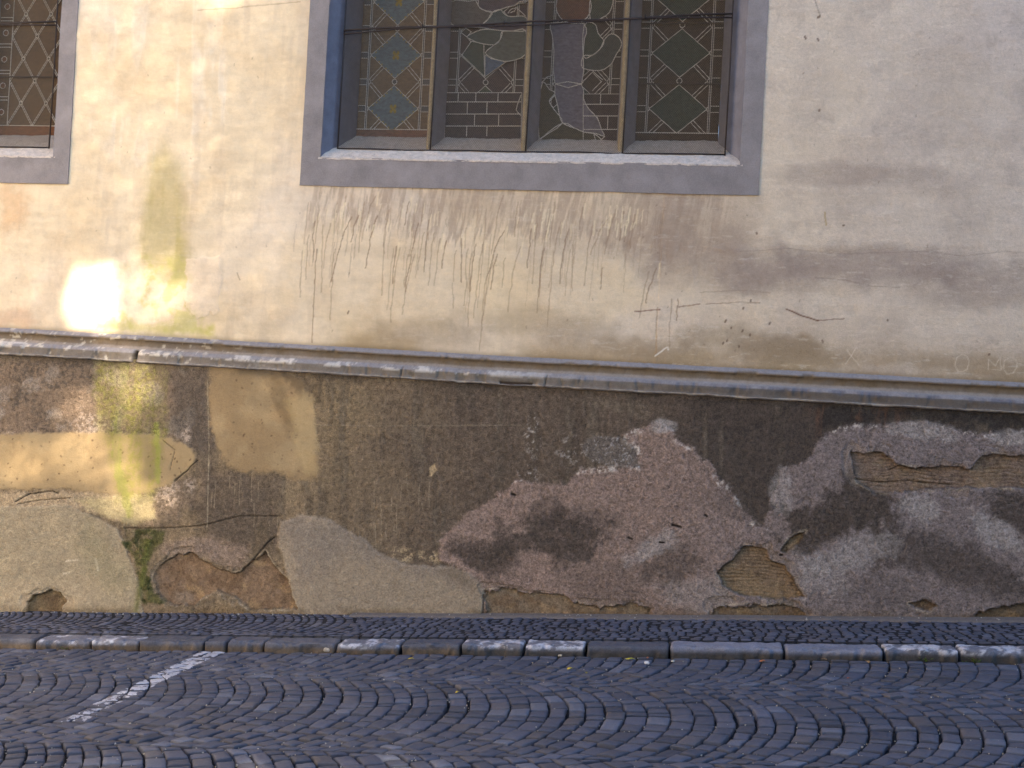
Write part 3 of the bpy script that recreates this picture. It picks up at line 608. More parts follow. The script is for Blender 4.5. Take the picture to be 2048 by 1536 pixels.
# --- string course
def build_course():
    prof = [(0.03, .003), (-.004, .001), (-.032, -.024), (-.036, -.028), (-.038, -.040), (-.034, -.045), (-.024, -.049), (-.017, -.060), (-.016, -.074), (-.019, -.088), (-.027, -.102), (-.040, -.113), (-.056, -.124), (-.072, -.140), (-.078, -.149),
            (-.080, -.158), (-.080, -.175), (-.080, -.195), (-.0815, -.208), (-.086, -.212), (-.087, -.218), (-.083, -.224), (-.072, -.229), (-.055, -.232), (-.03, -.234)]
    xs = np.concatenate([[-14], seg([-10.4, -6.7], .03)[:-1], seg([-6.7, 2.95], .009)[:-1], seg([2.95, 6.0], .03), [9]]); nx = len(xs); k = len(prof)
    P = np.array(prof)[::-1]                                   # bottom to top so that normals face the street
    X = np.tile(xs, k); J = np.repeat(np.arange(k), nx)
    Y0 = P[J, 0]; DZ = P[J, 1]
    n1 = fbm(X, DZ*3, .25, 71, 4)-.5; n2 = fbm(X, DZ, .03, 72, 3)-.5; n3 = fbm(X, DZ*.5, .08, 73, 4, gain=.6)
    f = Field(X, ztop(X)+DZ, -.07, 60); jj = k-1-J             # 0 = top
    wear = sstep(.55, .7, n3)*((jj >= 3) & (jj <= 5) | (jj >= 13) & (jj <= 21))
    Y = Y0+n1*.012+n2*.006+wear*.010
    c = f.col; c[:] = lin(140, 132, 130)
    f.mix(lin(112, 94, 70), ((jj >= 4) & (jj <= 9))*(.7+.5*(n3-.3)))  # cove browned: stain plus the fillet's shade put into the colour
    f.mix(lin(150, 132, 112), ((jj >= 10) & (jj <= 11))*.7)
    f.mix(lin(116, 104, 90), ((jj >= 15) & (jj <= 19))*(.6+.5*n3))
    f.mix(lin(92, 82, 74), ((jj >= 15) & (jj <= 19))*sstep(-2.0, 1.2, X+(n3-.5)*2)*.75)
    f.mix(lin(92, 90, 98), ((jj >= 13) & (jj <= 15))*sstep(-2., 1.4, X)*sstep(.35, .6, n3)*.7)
    f.mix(lin(176, 166, 158), ((jj >= 20) & (jj <= 21))*(.2+.7*sstep(.4, .6, n3)))
    fl = sstep(.53, .62, fbm(X, DZ*2.2, .13, 75, 5, gain=.65))*(1-sstep(-2.0, -.6, X))*((jj >= 12) & (jj <= 15))
    f.mix(lin(216, 204, 190), fl*.65)
    f.mix(lin(214, 200, 178), sstep(.66, .74, fbm(X, DZ*2, .05, 76, 3))*(1-sstep(-4.4, -3.2, X))*.6)
    # weathered stone joints, chips
    for a, b, w in [(270, 708, .02), (268, 700, .012), (803, 738, .006), (1092, 754, .005)]:
        q = W(a, b, -.08); m = np.exp(-((X-q[0]-.15*(DZ+.18))/w)**2)*((jj >= 13) & (jj <= 22))
        f.mix(lin(34, 28, 24), m*(.95 if w > .01 else .6)); Y += m*(.03 if w > .01 else .012)
    q0, q1 = W(1000, 757, -.08)[0], W(1066, 760, -.08)[0]
    m = ((X > q0) & (X < q1))*((jj >= 18) & (jj <= 20))*1.0; f.mix(lin(44, 30, 22), m*.9); Y += m*.014
    f.col *= (1+n2*.3+n1*.12)[:, None]
    V = np.stack([X, Y, ztop(X)+DZ+n2*.005+n1*.008*(jj > 2)], 1)
    # wavy fractured lower lip
    V[:, 2] += np.where(jj >= 20, (fbm(X, X*0, .12, 77, 4)-.5)*.012, 0)
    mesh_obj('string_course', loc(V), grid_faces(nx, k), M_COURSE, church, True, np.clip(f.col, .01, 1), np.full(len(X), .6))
build_course()

# ------------------------------------------------------------------ windows
Y_M, Y_N, Y_G = .10, .125, .34                   # guard mesh, nose of the mullions, glass
LIGHT_PX = [((712, 278), (855, 276)), ((890, 271), (1042, 274)), ((1077, 282), (1234, 282)), ((1270, 281), (1436, 281))]
LX = [(W(*a, Y_G)[0], W(*b, Y_G)[0]) for a, b in LIGHT_PX]
Z_GL = float(np.mean([W(*a, Y_G)[2] for p in LIGHT_PX for a in p]))
Z_MS = float(np.mean([W(a, 304, Y_M)[2] for a in (675, 1050, 1450)]))
NOSE = [(W(851, 302, Y_N)[0], W(861, 302, Y_N)[0]), (W(1041, 303, Y_N)[0], W(1052, 303, Y_N)[0]), (W(1236, 303, Y_N)[0], W(1247, 303, Y_N)[0])]
BARX = [W(675, 304, Y_M)[0], W(860, 305, Y_M)[0], W(1051, 305, Y_M)[0], W(1245, 304, Y_M)[0], W(1450, 303, Y_M)[0]]
IN_X0, IN_X1, Z_LIP = -3.112, .268, 3.452
ROD_Z = [W(695, 62, Y_M)[2], W(1463, 29, Y_M)[2]]
G2 = lambda cx, cy: (600+cx/3.84, cy/3.84)
G3 = lambda cx, cy: (1060+cx/3.84, cy/3.84)

def ring(c, r, n=14): return [(c[0]+r*math.cos(2*math.pi*i/n), c[1]+r*math.sin(2*math.pi*i/n)) for i in range(n)]

def lattice(gm, lm, mats, x0, x1, zb, ztp, zc, per, y, bg_i, dia_i, sq_i, orn_i=None, panel_i=None, panel_h=.095, dark=None):
    """background glass, a chain of diamonds, side nodes with double arms and a border of small squares"""
    def quad(pts, m, yy): gm.add([(p[0], yy, p[1]) for p in pts], [tuple(range(len(pts)))], m)
    def cl(pts, r=.0042, closed=False): r *= 1.05; lm.tube([(p[0], y-.004, p[1]) for p in pts], r, 4, 0, closed)
    quad([(x0, zb), (x1, zb), (x1, ztp), (x0, ztp)], bg_i, y)
    bw = (x1-x0)*.125; bl, br = x0+bw, x1-bw; xc = (bl+br)/2; hw = (br-bl)/2*.93; hh = per/2*.87
    zl = zb+panel_h if panel_i is not None else zb
    if panel_i is not None:
        quad([(x0, zb), (x1, zb), (x1, zl), (x0, zl)], panel_i, y-.0012); cl([(x0, zl), (x1, zl)])
    for xx in (bl, br):
        cl([(xx-.007, zl), (xx-.007, ztp)], .0032); cl([(xx+.007, zl), (xx+.007, ztp)], .0032)
        quad([(xx-.005, zl), (xx+.005, zl), (xx+.005, ztp), (xx-.005, ztp)], len(mats)-1, y-.0020)
    k0 = int(math.floor((zl-zc)/per))-1; k1 = int(math.ceil((ztp-zc)/per))+1
    def clipz(pts):
        out = []
        n = len(pts)
        for i in range(n):
            a, b = pts[i], pts[(i+1) % n]
            if a[1] >= zl: out.append(a)
            if (a[1] >= zl) != (b[1] >= zl):
                t = (zl-a[1])/(b[1]-a[1]); out.append((a[0]+t*(b[0]-a[0]), zl))
        return out
    def clipl(a, b):
        if a[1] < zl and b[1] < zl: return None
        if a[1] < zl: a, b = b, a
        if b[1] < zl: t = (zl-a[1])/(b[1]-a[1]); b = (a[0]+t*(b[0]-a[0]), zl)
        return a, b
    for k in range(k0, k1+1):
        z = zc+k*per
        D = [(xc, z-hh), (xc+hw, z), (xc, z+hh), (xc-hw, z)]
        c = clipz(D)
        if len(c) >= 3:
            quad(c, dia_i, y-.0024); cl(c, .0042, True)
            if orn_i is not None and z > zl+.02:
                for ax, az in ((-.017, .018), (.017, .018), (-.017, -.022), (.017, -.022), (0, 0)):
                    quad([(xc+ax+.014*math.cos(q+.3)*1.0, z+az+.02*math.sin(q+.3)) for q in np.linspace(0, 2*math.pi, 7)[:-1]], orn_i, y-.0034)
                for e in range(4):
                    a, b = np.array(D[e]), np.array(D[(e+1) % 4])
                    for t in (.12, .3, .42, .6, .72, .86):
                        p = a+(b-a)*t; p = p+(np.array([xc, z])-p)*.05
                        if p[1] > zl+.01: quad([(p[0]-.010, p[1]), (p[0], p[1]-.012), (p[0]+.010, p[1]), (p[0], p[1]+.012)], orn_i, y-.0030)
        zn = z+per/2
        if zn > zl+.02: cl(ring((xc, zn), .021), .0036, True); quad(ring((xc, zn), .018), sq_i, y-.0050)
        for sgn, xe in ((-1, bl), (1, br)):
            if zn > zl+.03:
                cl([(xe-sgn*.007, zn-.026), (xe-sgn*.022, zn-.012), (xe-sgn*.026, zn+.002), (xe-sgn*.020, zn+.014), (xe-sgn*.007, zn+.026)], .0034)
            if z > zl+.03: cl([(xe-sgn*.007, z-.02), (xe-sgn*.02, z-.008), (xe-sgn*.02, z+.008), (xe-sgn*.007, z+.02)], .0034)
            for dz in (-1, 1):
                mid = np.array([xc+sgn*hw*.5, zn+dz*(per/2-hh/2)]); s0 = np.array([xe-sgn*.02, zn+dz*.012]); d = mid-s0; d /= np.linalg.norm(d); nn = np.array([-d[1], d[0]])*.013
                for q in (-1, 1):
                    l = clipl(tuple(s0+nn*q+d*.006), tuple(mid+nn*q))
                    if l: cl(l, .0032)
            bx0, bx1 = (x0+.006, xe-.009) if sgn < 0 else (xe+.009, x1-.006)
            for zz in (z, zn):
                if zz > zl+.03:
                    quad([(bx0, zz-.024), (bx1, zz-.024), (bx1, zz+.024), (bx0, zz+.024)], sq_i, y-.0016)
                    cl([(bx0, zz-.025), (bx1, zz-.025)], .0028); cl([(bx0, zz+.025), (bx1, zz+.025)], .0028)
    if dark:
        for zz in dark: lm.tube([(x0-.01, y-.02, zz), (x1+.01, y-.02, zz)], .006, 6, 1)

def overlay(gm, lm, conv, pts, m, lift, closed=True, lead=.0045, y=None):
    y = Y_G if y is None else y
    lift = lift+.008
    P = [W(*conv(*p), y) for p in pts]
    gm.add([(p[0], y-lift, p[2]) for p in P], [tuple(range(len(P)))], m)
    lm.tube([(p[0], y-lift-.003, p[2]) for p in P], lead*1.0, 4, 0, closed)
def came(lm, conv, pts, lift=.0085, r=.0042):
    lift = lift+.0085
    P = [W(*conv(*p), Y_G) for p in pts]; lm.tube([(p[0], Y_G-lift, p[2]) for p in P], r*1.0, 4, 0)

def smooth_closed(pts, n=3):
    P = [np.array(p, float) for p in pts]; out = []
    for i in range(len(P)):
        p0, p1, p2, p3 = P[i-1], P[i], P[(i+1) % len(P)], P[(i+2) % len(P)]
        for t in np.linspace(0, 1, n, endpoint=False):
            out.append(tuple(.5*((2*p1)+(-p0+p2)*t+(2*p0-5*p1+4*p2-p3)*t*t+(-p0+3*p1-3*p2+p3)*t**3)))
    return out

def build_window(off, figured):
    dx = off
    zb = WIN[0][2] if figured else WIN[1][2]; dz = zb-WIN[0][2]
    o0, o1 = WIN[0][0]+dx, WIN[0][1]+dx
    T = lambda V: [(v[0]+dx, v[1], v[2]+dz) for v in V]
    def put(mb, name, mats, parent, smooth=False):
        return mesh_obj(name, loc(T(mb.V)), mb.F, mats, parent, smooth, None, None, mb.M)
    # painted surround: four mitred strips with an uneven edge, proud of the plaster
    V, F = [], []
    x0, x1, zB, zT = WIN[0][0], WIN[0][1], WIN[0][2], WTOP
    iz = Z_LIP-.008
    def strip(a0, a1, b0, b1, n):
        nonlocal V, F
        b = len(V); rows = 5
        for i in range(n+1):
            t = i/n; A = np.array(a0)+(np.array(a1)-np.array(a0))*t; B = np.array(b0)+(np.array(b1)-np.array(b0))*t
            for j in range(rows+2):
                if j == 0: p = A; yy = .006
                elif j == rows+1: p = B; yy = .05
                else: p = A+(B-A)*((j-1)/(rows-1)); yy = -.010-.0006*random.random()
                wob = (fbm(np.array([p[0]*1.0]), np.array([p[1]*1.0]), .25, 81, 4)[0]-.5)*.010
                p = p+np.array([wob, -wob])
                V.append((p[0], yy, p[1]))
        m = rows+2
        for i in range(n):
            for j in range(m-1): F.append((b+i*m+j, b+(i+1)*m+j, b+(i+1)*m+j+1, b+i*m+j+1))
    strip((x0, zB), (x1, zB), (IN_X0, iz), (IN_X1, iz), 120)
    strip((x1, zB), (x1, zT), (IN_X1, iz), (IN_X1, zT-.15), 70)
    strip((x1, zT), (x0, zT), (IN_X1, zT-.15), (IN_X0, zT-.15), 20)
    strip((x0, zT), (x0, zB), (IN_X0, zT-.15), (IN_X0, iz), 70)
    win = mesh_obj('window', loc(T(V)), F, M_SURR, church, False)
    win['label'] = 'wide four-light stained glass window behind wire mesh' if figured else 'half seen diamond-leaded window at the left edge'
    # jambs and head (splayed reveal)
    for (xa, xg) in ((IN_X0, LX[0][0]), (IN_X1, LX[3][1])):
        mb = MB(); s = 1 if xa < xg else -1
        n = 30; VV = []; prof = [(xa-s*.02, .004), (xa, .0), (xa+s*.004, .02), (xa+s*(abs(xg-xa)*.30), Y_M+.0), (xa+s*(abs(xg-xa)*.42), Y_M+.02), (xg-s*.012, Y_G-.06), (xg, Y_G-.03), (xg+s*.0, Y_G+.03)]
        for i in range(n+1):
            z = 3.40+(WTOP-.1-3.40)*i/n
            for px, py in prof: VV.append((px+(random.random()-.5)*.004, py, z))
        m = len(prof); FF = [(i*m+j, i*m+j+1, (i+1)*m+j+1, (i+1)*m+j) for i in range(n) for j in range(m-1)]
        if s < 0: FF = [q[::-1] for q in FF]
        mb.add(VV, FF); put(mb, 'jamb', M_JAMB, win, True)
    mb = MB(); mb.prism([(IN_X0-.02, -.004, WTOP-.16), (IN_X1+.02, -.004, WTOP-.16), (IN_X1+.02, Y_G+.04, WTOP-.16), (IN_X0-.02, Y_G+.04, WTOP-.16)], None, (0, 0, .1)); put(mb, 'lintel', M_JAMB, win)
    # sloping sill
    nx, ny = 330, 26; xs = np.linspace(IN_X0-.02, IN_X1+.02, nx); prof = [(-.012, Z_LIP-.02), (-.010, Z_LIP-.004), (.0, Z_LIP+.004), (.05, (Z_LIP+Z_MS)/2+.004), (Y_M, Z_MS-.004), (Y_G-.02, Z_GL-.004), (Y_G+.03, Z_GL+.012)]
    ts = np.linspace(0, len(prof)-1, ny); pr = np.stack([np.interp(ts, range(len(prof)), [p[i] for p in prof]) for i in (0, 1)], 1)
    X = np.tile(xs, ny); Jx = np.repeat(np.arange(ny), nx); nn = fbm(X, pr[Jx, 0]*2, .12, 91, 5, gain=.6)-.5; n2 = fbm(X, pr[Jx, 0], .03, 92, 3)-.5
    VV = np.stack([X, pr[Jx, 0]+np.where(pr[Jx, 0] < .01, nn*.014, 0), pr[Jx, 1]+nn*.022+n2*.008], 1)
    mb = MB(); mb.V = [tuple(v) for v in VV]; mb.F = [tuple(q) for q in grid_faces(nx, ny)]; mb.M = [0]*len(mb.F)
    put(mb, 'sill', M_SILL, win, True)
    # mullions
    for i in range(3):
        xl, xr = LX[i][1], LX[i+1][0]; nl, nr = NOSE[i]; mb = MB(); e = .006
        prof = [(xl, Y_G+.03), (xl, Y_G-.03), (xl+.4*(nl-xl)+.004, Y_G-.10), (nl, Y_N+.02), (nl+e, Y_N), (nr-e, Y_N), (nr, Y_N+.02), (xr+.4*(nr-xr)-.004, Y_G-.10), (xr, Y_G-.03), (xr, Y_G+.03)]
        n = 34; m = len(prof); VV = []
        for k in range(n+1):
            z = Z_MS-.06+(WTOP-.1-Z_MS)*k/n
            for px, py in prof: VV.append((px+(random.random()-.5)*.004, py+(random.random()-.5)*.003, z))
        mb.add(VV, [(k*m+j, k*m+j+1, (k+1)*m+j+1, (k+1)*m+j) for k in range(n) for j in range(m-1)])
        mb.M = [1 if q % (m-1) in (2, 3, 4, 5) else 0 for q in range(len(mb.F))]  # left flank and nose take the painted-in warm light
        put(mb, 'mullion', [M_MULL, M_MULL_LIT], win, True)
    # glass and leads, light by light
    ZTP = WTOP-.1
    zc1 = [W(*G2(740, 425), Y_G)[2], W(*G2(1420, 425), Y_G)[2], W(*G3(300, 415), Y_G)[2], W(*G3(1155, 408), Y_G)[2]]
    per = .455
    for i in range(4):
        gm, lm = MB(), MB(); x0, x1 = LX[i]
        if figured:
            if i == 0: pal = [glass(110, 86, 58), glass(92, 104, 108), glass(78, 74, 70), glass(150, 124, 30), glass(118, 76, 54)]  # lit look of this light put into its yellower brown glass
            elif i == 1: pal = [glass(66, 50, 46), glass(62, 70, 56), glass(50, 46, 42), glass(96, 86, 76), glass(80, 68, 74), glass(78, 86, 84), glass(74, 80, 70), glass(90, 92, 82), glass(84, 98, 116), glass(58, 45, 44)]
            elif i == 2: pal = [glass(62, 50, 44), glass(58, 64, 54), glass(48, 45, 42), glass(112, 104, 112), glass(104, 66, 48), glass(60, 68, 58), glass(66, 70, 66), glass(66, 60, 42), glass(58, 45, 44)]
            else: pal = [glass(64, 52, 44), glass(50, 66, 56, .9), glass(50, 48, 43), glass(62, 47, 38)]
        else: pal = [glass(88, 66, 48), glass(94, 74, 56), glass(66, 54, 46), glass(112, 66, 42)]
        mats = pal+[M_LEAD_DARK]
        if figured:
            kw = dict(orn_i=3, panel_i=4) if i == 0 else (dict(panel_i=3, dark=[W(*G3(1150, 185), Y_G)[2], W(*G3(1150, 650), Y_G)[2]]) if i == 3 else {})
            lattice(gm, lm, mats, x0, x1, Z_GL-.03, ZTP, zc1[i], per, Y_G, 0, 1, 2, **kw)
        else:
            # plain diamond leading with a narrow border and bosses
            y = Y_G; q = lambda pts, m, yy: gm.add([(p[0], yy, p[1]) for p in pts], [tuple(range(len(pts)))], m)
            zl = Z_GL+.09; q([(x0, Z_GL-.03), (x1, Z_GL-.03), (x1, ZTP), (x0, ZTP)], 0, y); q([(x0, Z_GL-.03), (x1, Z_GL-.03), (x1, zl), (x0, zl)], 3, y-.0012)
            cl = lambda pts, r=.0034, c=False: lm.tube([(p[0], y-.004, p[1]) for p in pts], r*1.15, 4, 0, c)
            bl, br = x0+(x1-x0)*.2, x1-(x1-x0)*.05; wd = (br-bl)/2; hz = wd*1.62; cl([(x0, zl), (x1, zl)]); cl([(bl, zl), (bl, ZTP)]); cl([(br, zl), (br, ZTP)])
            nzs = int((ZTP-zl)/hz)+1
            for k in range(-2, nzs+1):
                for sg in (1, -1):
                    for j in (0,):
                        for of in (-.012, .012):
                            a = np.array([bl, zl+k*hz+of]); b = np.array([br, zl+(k+2)*hz+of])
                            if sg < 0: a, b = np.array([br, zl+k*hz+of+.0007]), np.array([bl, zl+(k+2)*hz+of+.0007])
                            t0, t1 = 0., 1.
                            d = b-a
                            for ax, lo, hi in ((0, bl, br), (1, zl, ZTP)):
                                ta, tb = (lo-a[ax])/d[ax], (hi-a[ax])/d[ax]
                                t0 = max(t0, min(ta, tb)); t1 = min(t1, max(ta, tb))
                            if t1-t0 > .02: lm.tube([(a[0]+d[0]*t, y-.004-.0006*(sg > 0), a[1]+d[1]*t) for t in (t0, t1)], .0028, 4, 0)
            for k in range(0, nzs):
                for xx in ((bl+wd,) if k % 2 else (bl+wd*.0+.01, br-.01)):
                    pass
                for xx, zz in ((bl+wd*.5, zl+(k+.5)*hz), (bl+wd*1.5, zl+(k+.5)*hz), (bl+wd, zl+k*hz)):
                    if zl+.03 < zz < ZTP-.03: cl(ring((xx, zz), .014, 10), .004, True); q(ring((xx, zz), .012, 10), 2, y-.007)
            for k in range(6):
                zz = zl+.12+k*.24
                cl(ring(((x0+bl)/2, zz), .026, 12), .003, True); q(ring(((x0+bl)/2, zz), .022, 12), 3, y-.002); cl([(x0+.01, zz+.11), (bl, zz+.11)]); cl([(x0+.01, zz+.14), (bl, zz+.14)])
            lm.tube([(x0-.01, y-.02, W(60, 148, Y_G)[2]), (x1+.01, y-.02, W(60, 148, Y_G)[2])], .006, 6, 1)
        if figured and i == 1:
            A = lambda pts, m, l, r=.0042, s=3: overlay(gm, lm, G2, smooth_closed(pts, s) if s else pts, m, l, True, r)
            A([(1128, 716), (1706, 716), (1698, 1075), (1112, 1075)], 9, .005, .004, 0)
            for yy in (787, 880, 972): came(lm, G2, [(1125, yy), (1700, yy)], .009)
            for a, b, c in ((1220, 716, 787), (1355, 716, 787), (1525, 716, 787), (1290, 787, 880), (1440, 787, 880), (1345, 880, 972), (1530, 880, 972), (1285, 972, 1050), (1440, 972, 1050)): came(lm, G2, [(a, b), (a-3, c)], .009)
            came(lm, G2, [(1700, 735), (1675, 800), (1662, 850), (1700, 895)], .009)
            A([(1165, 20), (1300, 15), (1370, 5), (1372, 50), (1420, 85), (1480, 100), (1450, 150), (1390, 200), (1300, 214), (1165, 190)], 3, .0056)
            A([(1370, -60), (1745, -60), (1742, 18), (1690, 30), (1645, 50), (1590, 62), (1540, 80), (1480, 100), (1420, 85), (1372, 48)], 4, .0064)
            A([(1480, 100), (1540, 80), (1572, 112), (1620, 134), (1720, 130), (1726, 176), (1430, 192), (1450, 150)], 5, .0072)
            A([(1240, 214), (1430, 192), (1738, 176), (1735, 240), (1640, 245), (1500, 236), (1400, 218)], 4, .0080)
            A([(1288, 286), (1390, 236), (1500, 236), (1556, 250), (1540, 310), (1495, 350), (1380, 336), (1320, 310)], 6, .0088)
            A([(1556, 250), (1640, 245), (1735, 240), (1735, 422), (1610, 476), (1520, 466), (1470, 446), (1428, 410), (1495, 350), (1540, 310)], 7, .0096)
            overlay(gm, lm, G2, [(1248, 428), (1320, 322), (1415, 342), (1420, 592)], 1, .0064)
            overlay(gm, lm, G2, [(1424, 430), (1470, 455), (1585, 480), (1424, 592)], 8, .0064)
            for a in ([(1600, 108), (1622, 78), (1665, 66), (1650, 92), (1618, 104)], [(1660, 40), (1690, 18), (1740, 14)], [(1660, 60), (1735, 130)]): came(lm, G2, a, .012)
            overlay(gm, lm, G2, [(1240, 256), (1278, 222), (1318, 250), (1285, 290)], 2, .0064)
        if figured and i == 2:
            A = lambda pts, m, l, r=.0045, s=3: overlay(gm, lm, G3, smooth_closed(pts, s) if s else pts, m, l, True, r)
            A([(410, 726), (690, 726), (672, 1110), (410, 1110)], 8, .005, .004, 0)
            for yy in (805, 895, 998): came(lm, G3, [(410, yy), (685, yy)], .009)
            for a, b, c in ((545, 726, 805), (600, 895, 998)): came(lm, G3, [(a, b), (a-4, c)], .009)
            A([(480, -40), (630, -40), (622, 80), (560, 140), (465, 152)], 5, .0056)
            A([(418, 200), (500, 190), (525, 262), (570, 322), (540, 380), (480, 430), (412, 436)], 5, .0064)
            A([(412, 436), (480, 430), (540, 380), (572, 312), (622, 266), (680, 290), (704, 350), (660, 430), (622, 500), (540, 546), (405, 526)], 6, .0072)
            A([(75, 1095), (66, 850), (98, 640), (150, 690), (195, 720), (150, 780), (190, 850), (250, 950), (95, 1060)], 7, .0064)
            A([(250, 950), (350, 990), (420, 1020), (490, 1030), (525, 1095), (75, 1095), (95, 1060)], 7, .0070, .004)
            A(ring((337, 52), 136, 18), 4, .0066, .0045, 1)
            A([(160, 186), (290, 182), (415, 188), (436, 260), (420, 300), (410, 440), (396, 650), (196, 650), (186, 400), (172, 270)], 3, .0088, .0045, 2)
            A([(196, 650), (396, 650), (412, 760), (452, 840), (520, 912), (550, 1000), (576, 1052), (510, 1030), (420, 1020), (350, 990), (288, 968), (240, 930), (216, 820)], 3, .0080, .0048, 2)
            for a in ([(92, 640), (130, 600), (180, 580)], [(195, 735), (150, 785), (190, 850)], [(490, 1030), (510, 1095)], [(525, 1095), (576, 1052)], [(400, 640), (480, 560), (550, 632), (480, 702)], [(480, 548), (560, 620)]): came(lm, G3, a, .011)
        put(gm, 'stained_glass', mats, win); put(lm, 'lead_came', [M_LEAD, M_IRON], win)
    # iron guard frame: uprights, foot bar and the bowed cross rod
    fm = MB()
    for k, x in enumerate(BARX): fm.tube([(x, Y_M, Z_MS-.005), (x+.004, Y_M, 4.2), (x, Y_M, WTOP-.17)], .0065, 6)
    fm.tube([(BARX[0], Y_M, Z_MS+.004)]+[(x, Y_M-.006*(k % 2), Z_MS+.002+.004*math.sin(k*2.1)) for k, x in enumerate(np.linspace(BARX[0], BARX[-1], 12))][1:-1]+[(BARX[-1], Y_M, Z_MS+.004)], .0062, 6)
    xr = np.linspace(BARX[0], BARX[-1], 15)
    for o, r in ((0, .0075), (-.030, .006)):
        fm.tube([(x, Y_M-.012-.01*math.sin(math.pi*(k/14)), ROD_Z[0]+(ROD_Z[1]-ROD_Z[0])*k/14+o*(.55+.45*math.cos(k*.9))+.006*math.sin(k*1.1)) for k, x in enumerate(xr)], r, 6)
    for k in (3, 6, 8, 11):
        z = ROD_Z[0]+(ROD_Z[1]-ROD_Z[0])*k/14; fm.tube([(xr[k], Y_M-.03, z-.012), (xr[k]+.002, Y_M-.034, z+.016)], .008, 6)
    put(fm, 'guard_frame', M_IRON, win, True)
    # diamond wire mesh
    wm = MB(); a0, a1, b0, b1 = BARX[0], BARX[-1], Z_MS+.006, WTOP-.18; pit = .0175; sl = .72; r = .00105
    for sg in (1, -1):
        n = int(((a1-a0)+(b1-b0)/sl)/pit)+1
        for k in range(n):
            if sg > 0: xs0 = a0-(b1-b0)/sl+k*pit; p = [(xs0+(z-b0)/sl, z) for z in (b0, b1)]
            else: xs0 = a0+k*pit; p = [(xs0-(z-b0)/sl, z) for z in (b0, b1)]
            (xa, za), (xb, zb_) = p
            t0, t1 = 0., 1.
            d = xb-xa; ta, tb = (a0-xa)/d, (a1-xa)/d; t0 = max(t0, min(ta, tb)); t1 = min(t1, max(ta, tb))
            if t1 <= t0+.003: continue
            A_, B_ = (xa+d*t0, za+(zb_-za)*t0), (xa+d*t1, za+(zb_-za)*t1)
            yy = Y_M+.002*sg; nx_, nz_ = -(B_[1]-A_[1]), B_[0]-A_[0]; L = math.hypot(nx_, nz_); nx_, nz_ = nx_/L*r, nz_/L*r
            wm.add([(A_[0]+nx_, yy, A_[1]+nz_), (A_[0]-nx_, yy, A_[1]-nz_), (A_[0], yy-r*1.6, A_[1]), (B_[0]+nx_, yy, B_[1]+nz_), (B_[0]-nx_, yy, B_[1]-nz_), (B_[0], yy-r*1.6, B_[1])], [(0, 1, 4, 3), (1, 2, 5, 4), (2, 0, 3, 5)])
    put(wm, 'wire_mesh', M_WIRE, win)
    return win
build_window(0.0, True)
build_window(WIN[1][1]-WIN[0][1], False)

# ------------------------------------------------------------------ street: road, pavement, kerb
KERB_Y0, KERB_Y1 = -.872, -1.052                    # back and front of the kerb
def base_plane(name, x0, x1, y0, y1, dz, mat):
    V = [(x0, y0, gz(x0)+dz), (x1, y0, gz(x1)+dz), (x1, y1, gz(x1)+dz), (x0, y1, gz(x0)+dz)]
    return mesh_obj(name, V, [(0, 1, 2, 3)], mat, None, False)
setp(base_plane('ground', -90, 90, -120, .3, ROAD_DZ-.05, M_GROUND), kind='structure')

def sett_mesh(quads, z_of, cols, prof, dzs, crown, depth, rough, ja=.010):
    """one mesh of rounded, slightly tilted setts on four-cornered footprints"""
    nu = len(prof); U = np.array(prof); drop = np.array(dzs)
    dU = np.minimum(drop[:, None]*0+drop[:, None], drop[None, :])
    V = np.zeros((len(quads), nu, nu, 3)); C = np.zeros((len(quads), nu, nu, 3))
    r = np.random.default_rng(5)
    Q = np.asarray(quads)
    u, v = np.meshgrid(U, U)
    w = [(1-u)*(1-v), u*(1-v), u*v, (1-u)*v]
    for k in range(2): V[..., k] = sum(Q[:, i, k][:, None, None]*w[i][None] for i in range(4))
    tilt = r.normal(0, rough, (len(Q), 3))
    zz = z_of(V[..., 0], V[..., 1])+dU[None]+tilt[:, 0, None, None]+tilt[:, 1, None, None]*(u-.5)[None]*1.4+tilt[:, 2, None, None]*(v-.5)[None]*1.4
    zz = zz-crown*((u-.5)**2+(v-.5)**2)[None]*2+(fbm(V[..., 0], V[..., 1], .03, 55, 3)-.5)*rough*1.6
    V[..., 2] = np.where(dU[None] < -depth*.9, z_of(V[..., 0], V[..., 1])-depth, zz)
    # rough outline
    jit = (fbm(V[..., 0]*1.0, V[..., 1]*1.0, .035, 56, 2)-.5)*ja; V[..., 0] += jit; V[..., 1] += (fbm(V[..., 0], V[..., 1], .035, 57, 2)-.5)*ja
    F0 = grid_faces(nu, nu); F = (F0[None]+(np.arange(len(Q))*nu*nu)[:, None, None]).reshape(-1, 4)
    C[:] = np.asarray(cols)[:, None, None, :]
    edge = (dU < -.002)[None]
    C = np.where(edge[..., None], C*.72, C)
    return V.reshape(-1, 3), F, C.reshape(-1, 3)

def order(q):
    """counter-clockwise seen from above, so that the tops face up"""
    a = sum(q[i][0]*q[(i+1) % 4][1]-q[(i+1) % 4][0]*q[i][1] for i in range(4))
    return q if a > 0 else q[::-1]

def inset(q, g):
    c = np.mean(q, 0); out = []
    for p in q:
        d = np.array(p)-c; L = np.linalg.norm(d); out.append(tuple(c+d*max(.3, (L-g*1.3)/L)))
    return out

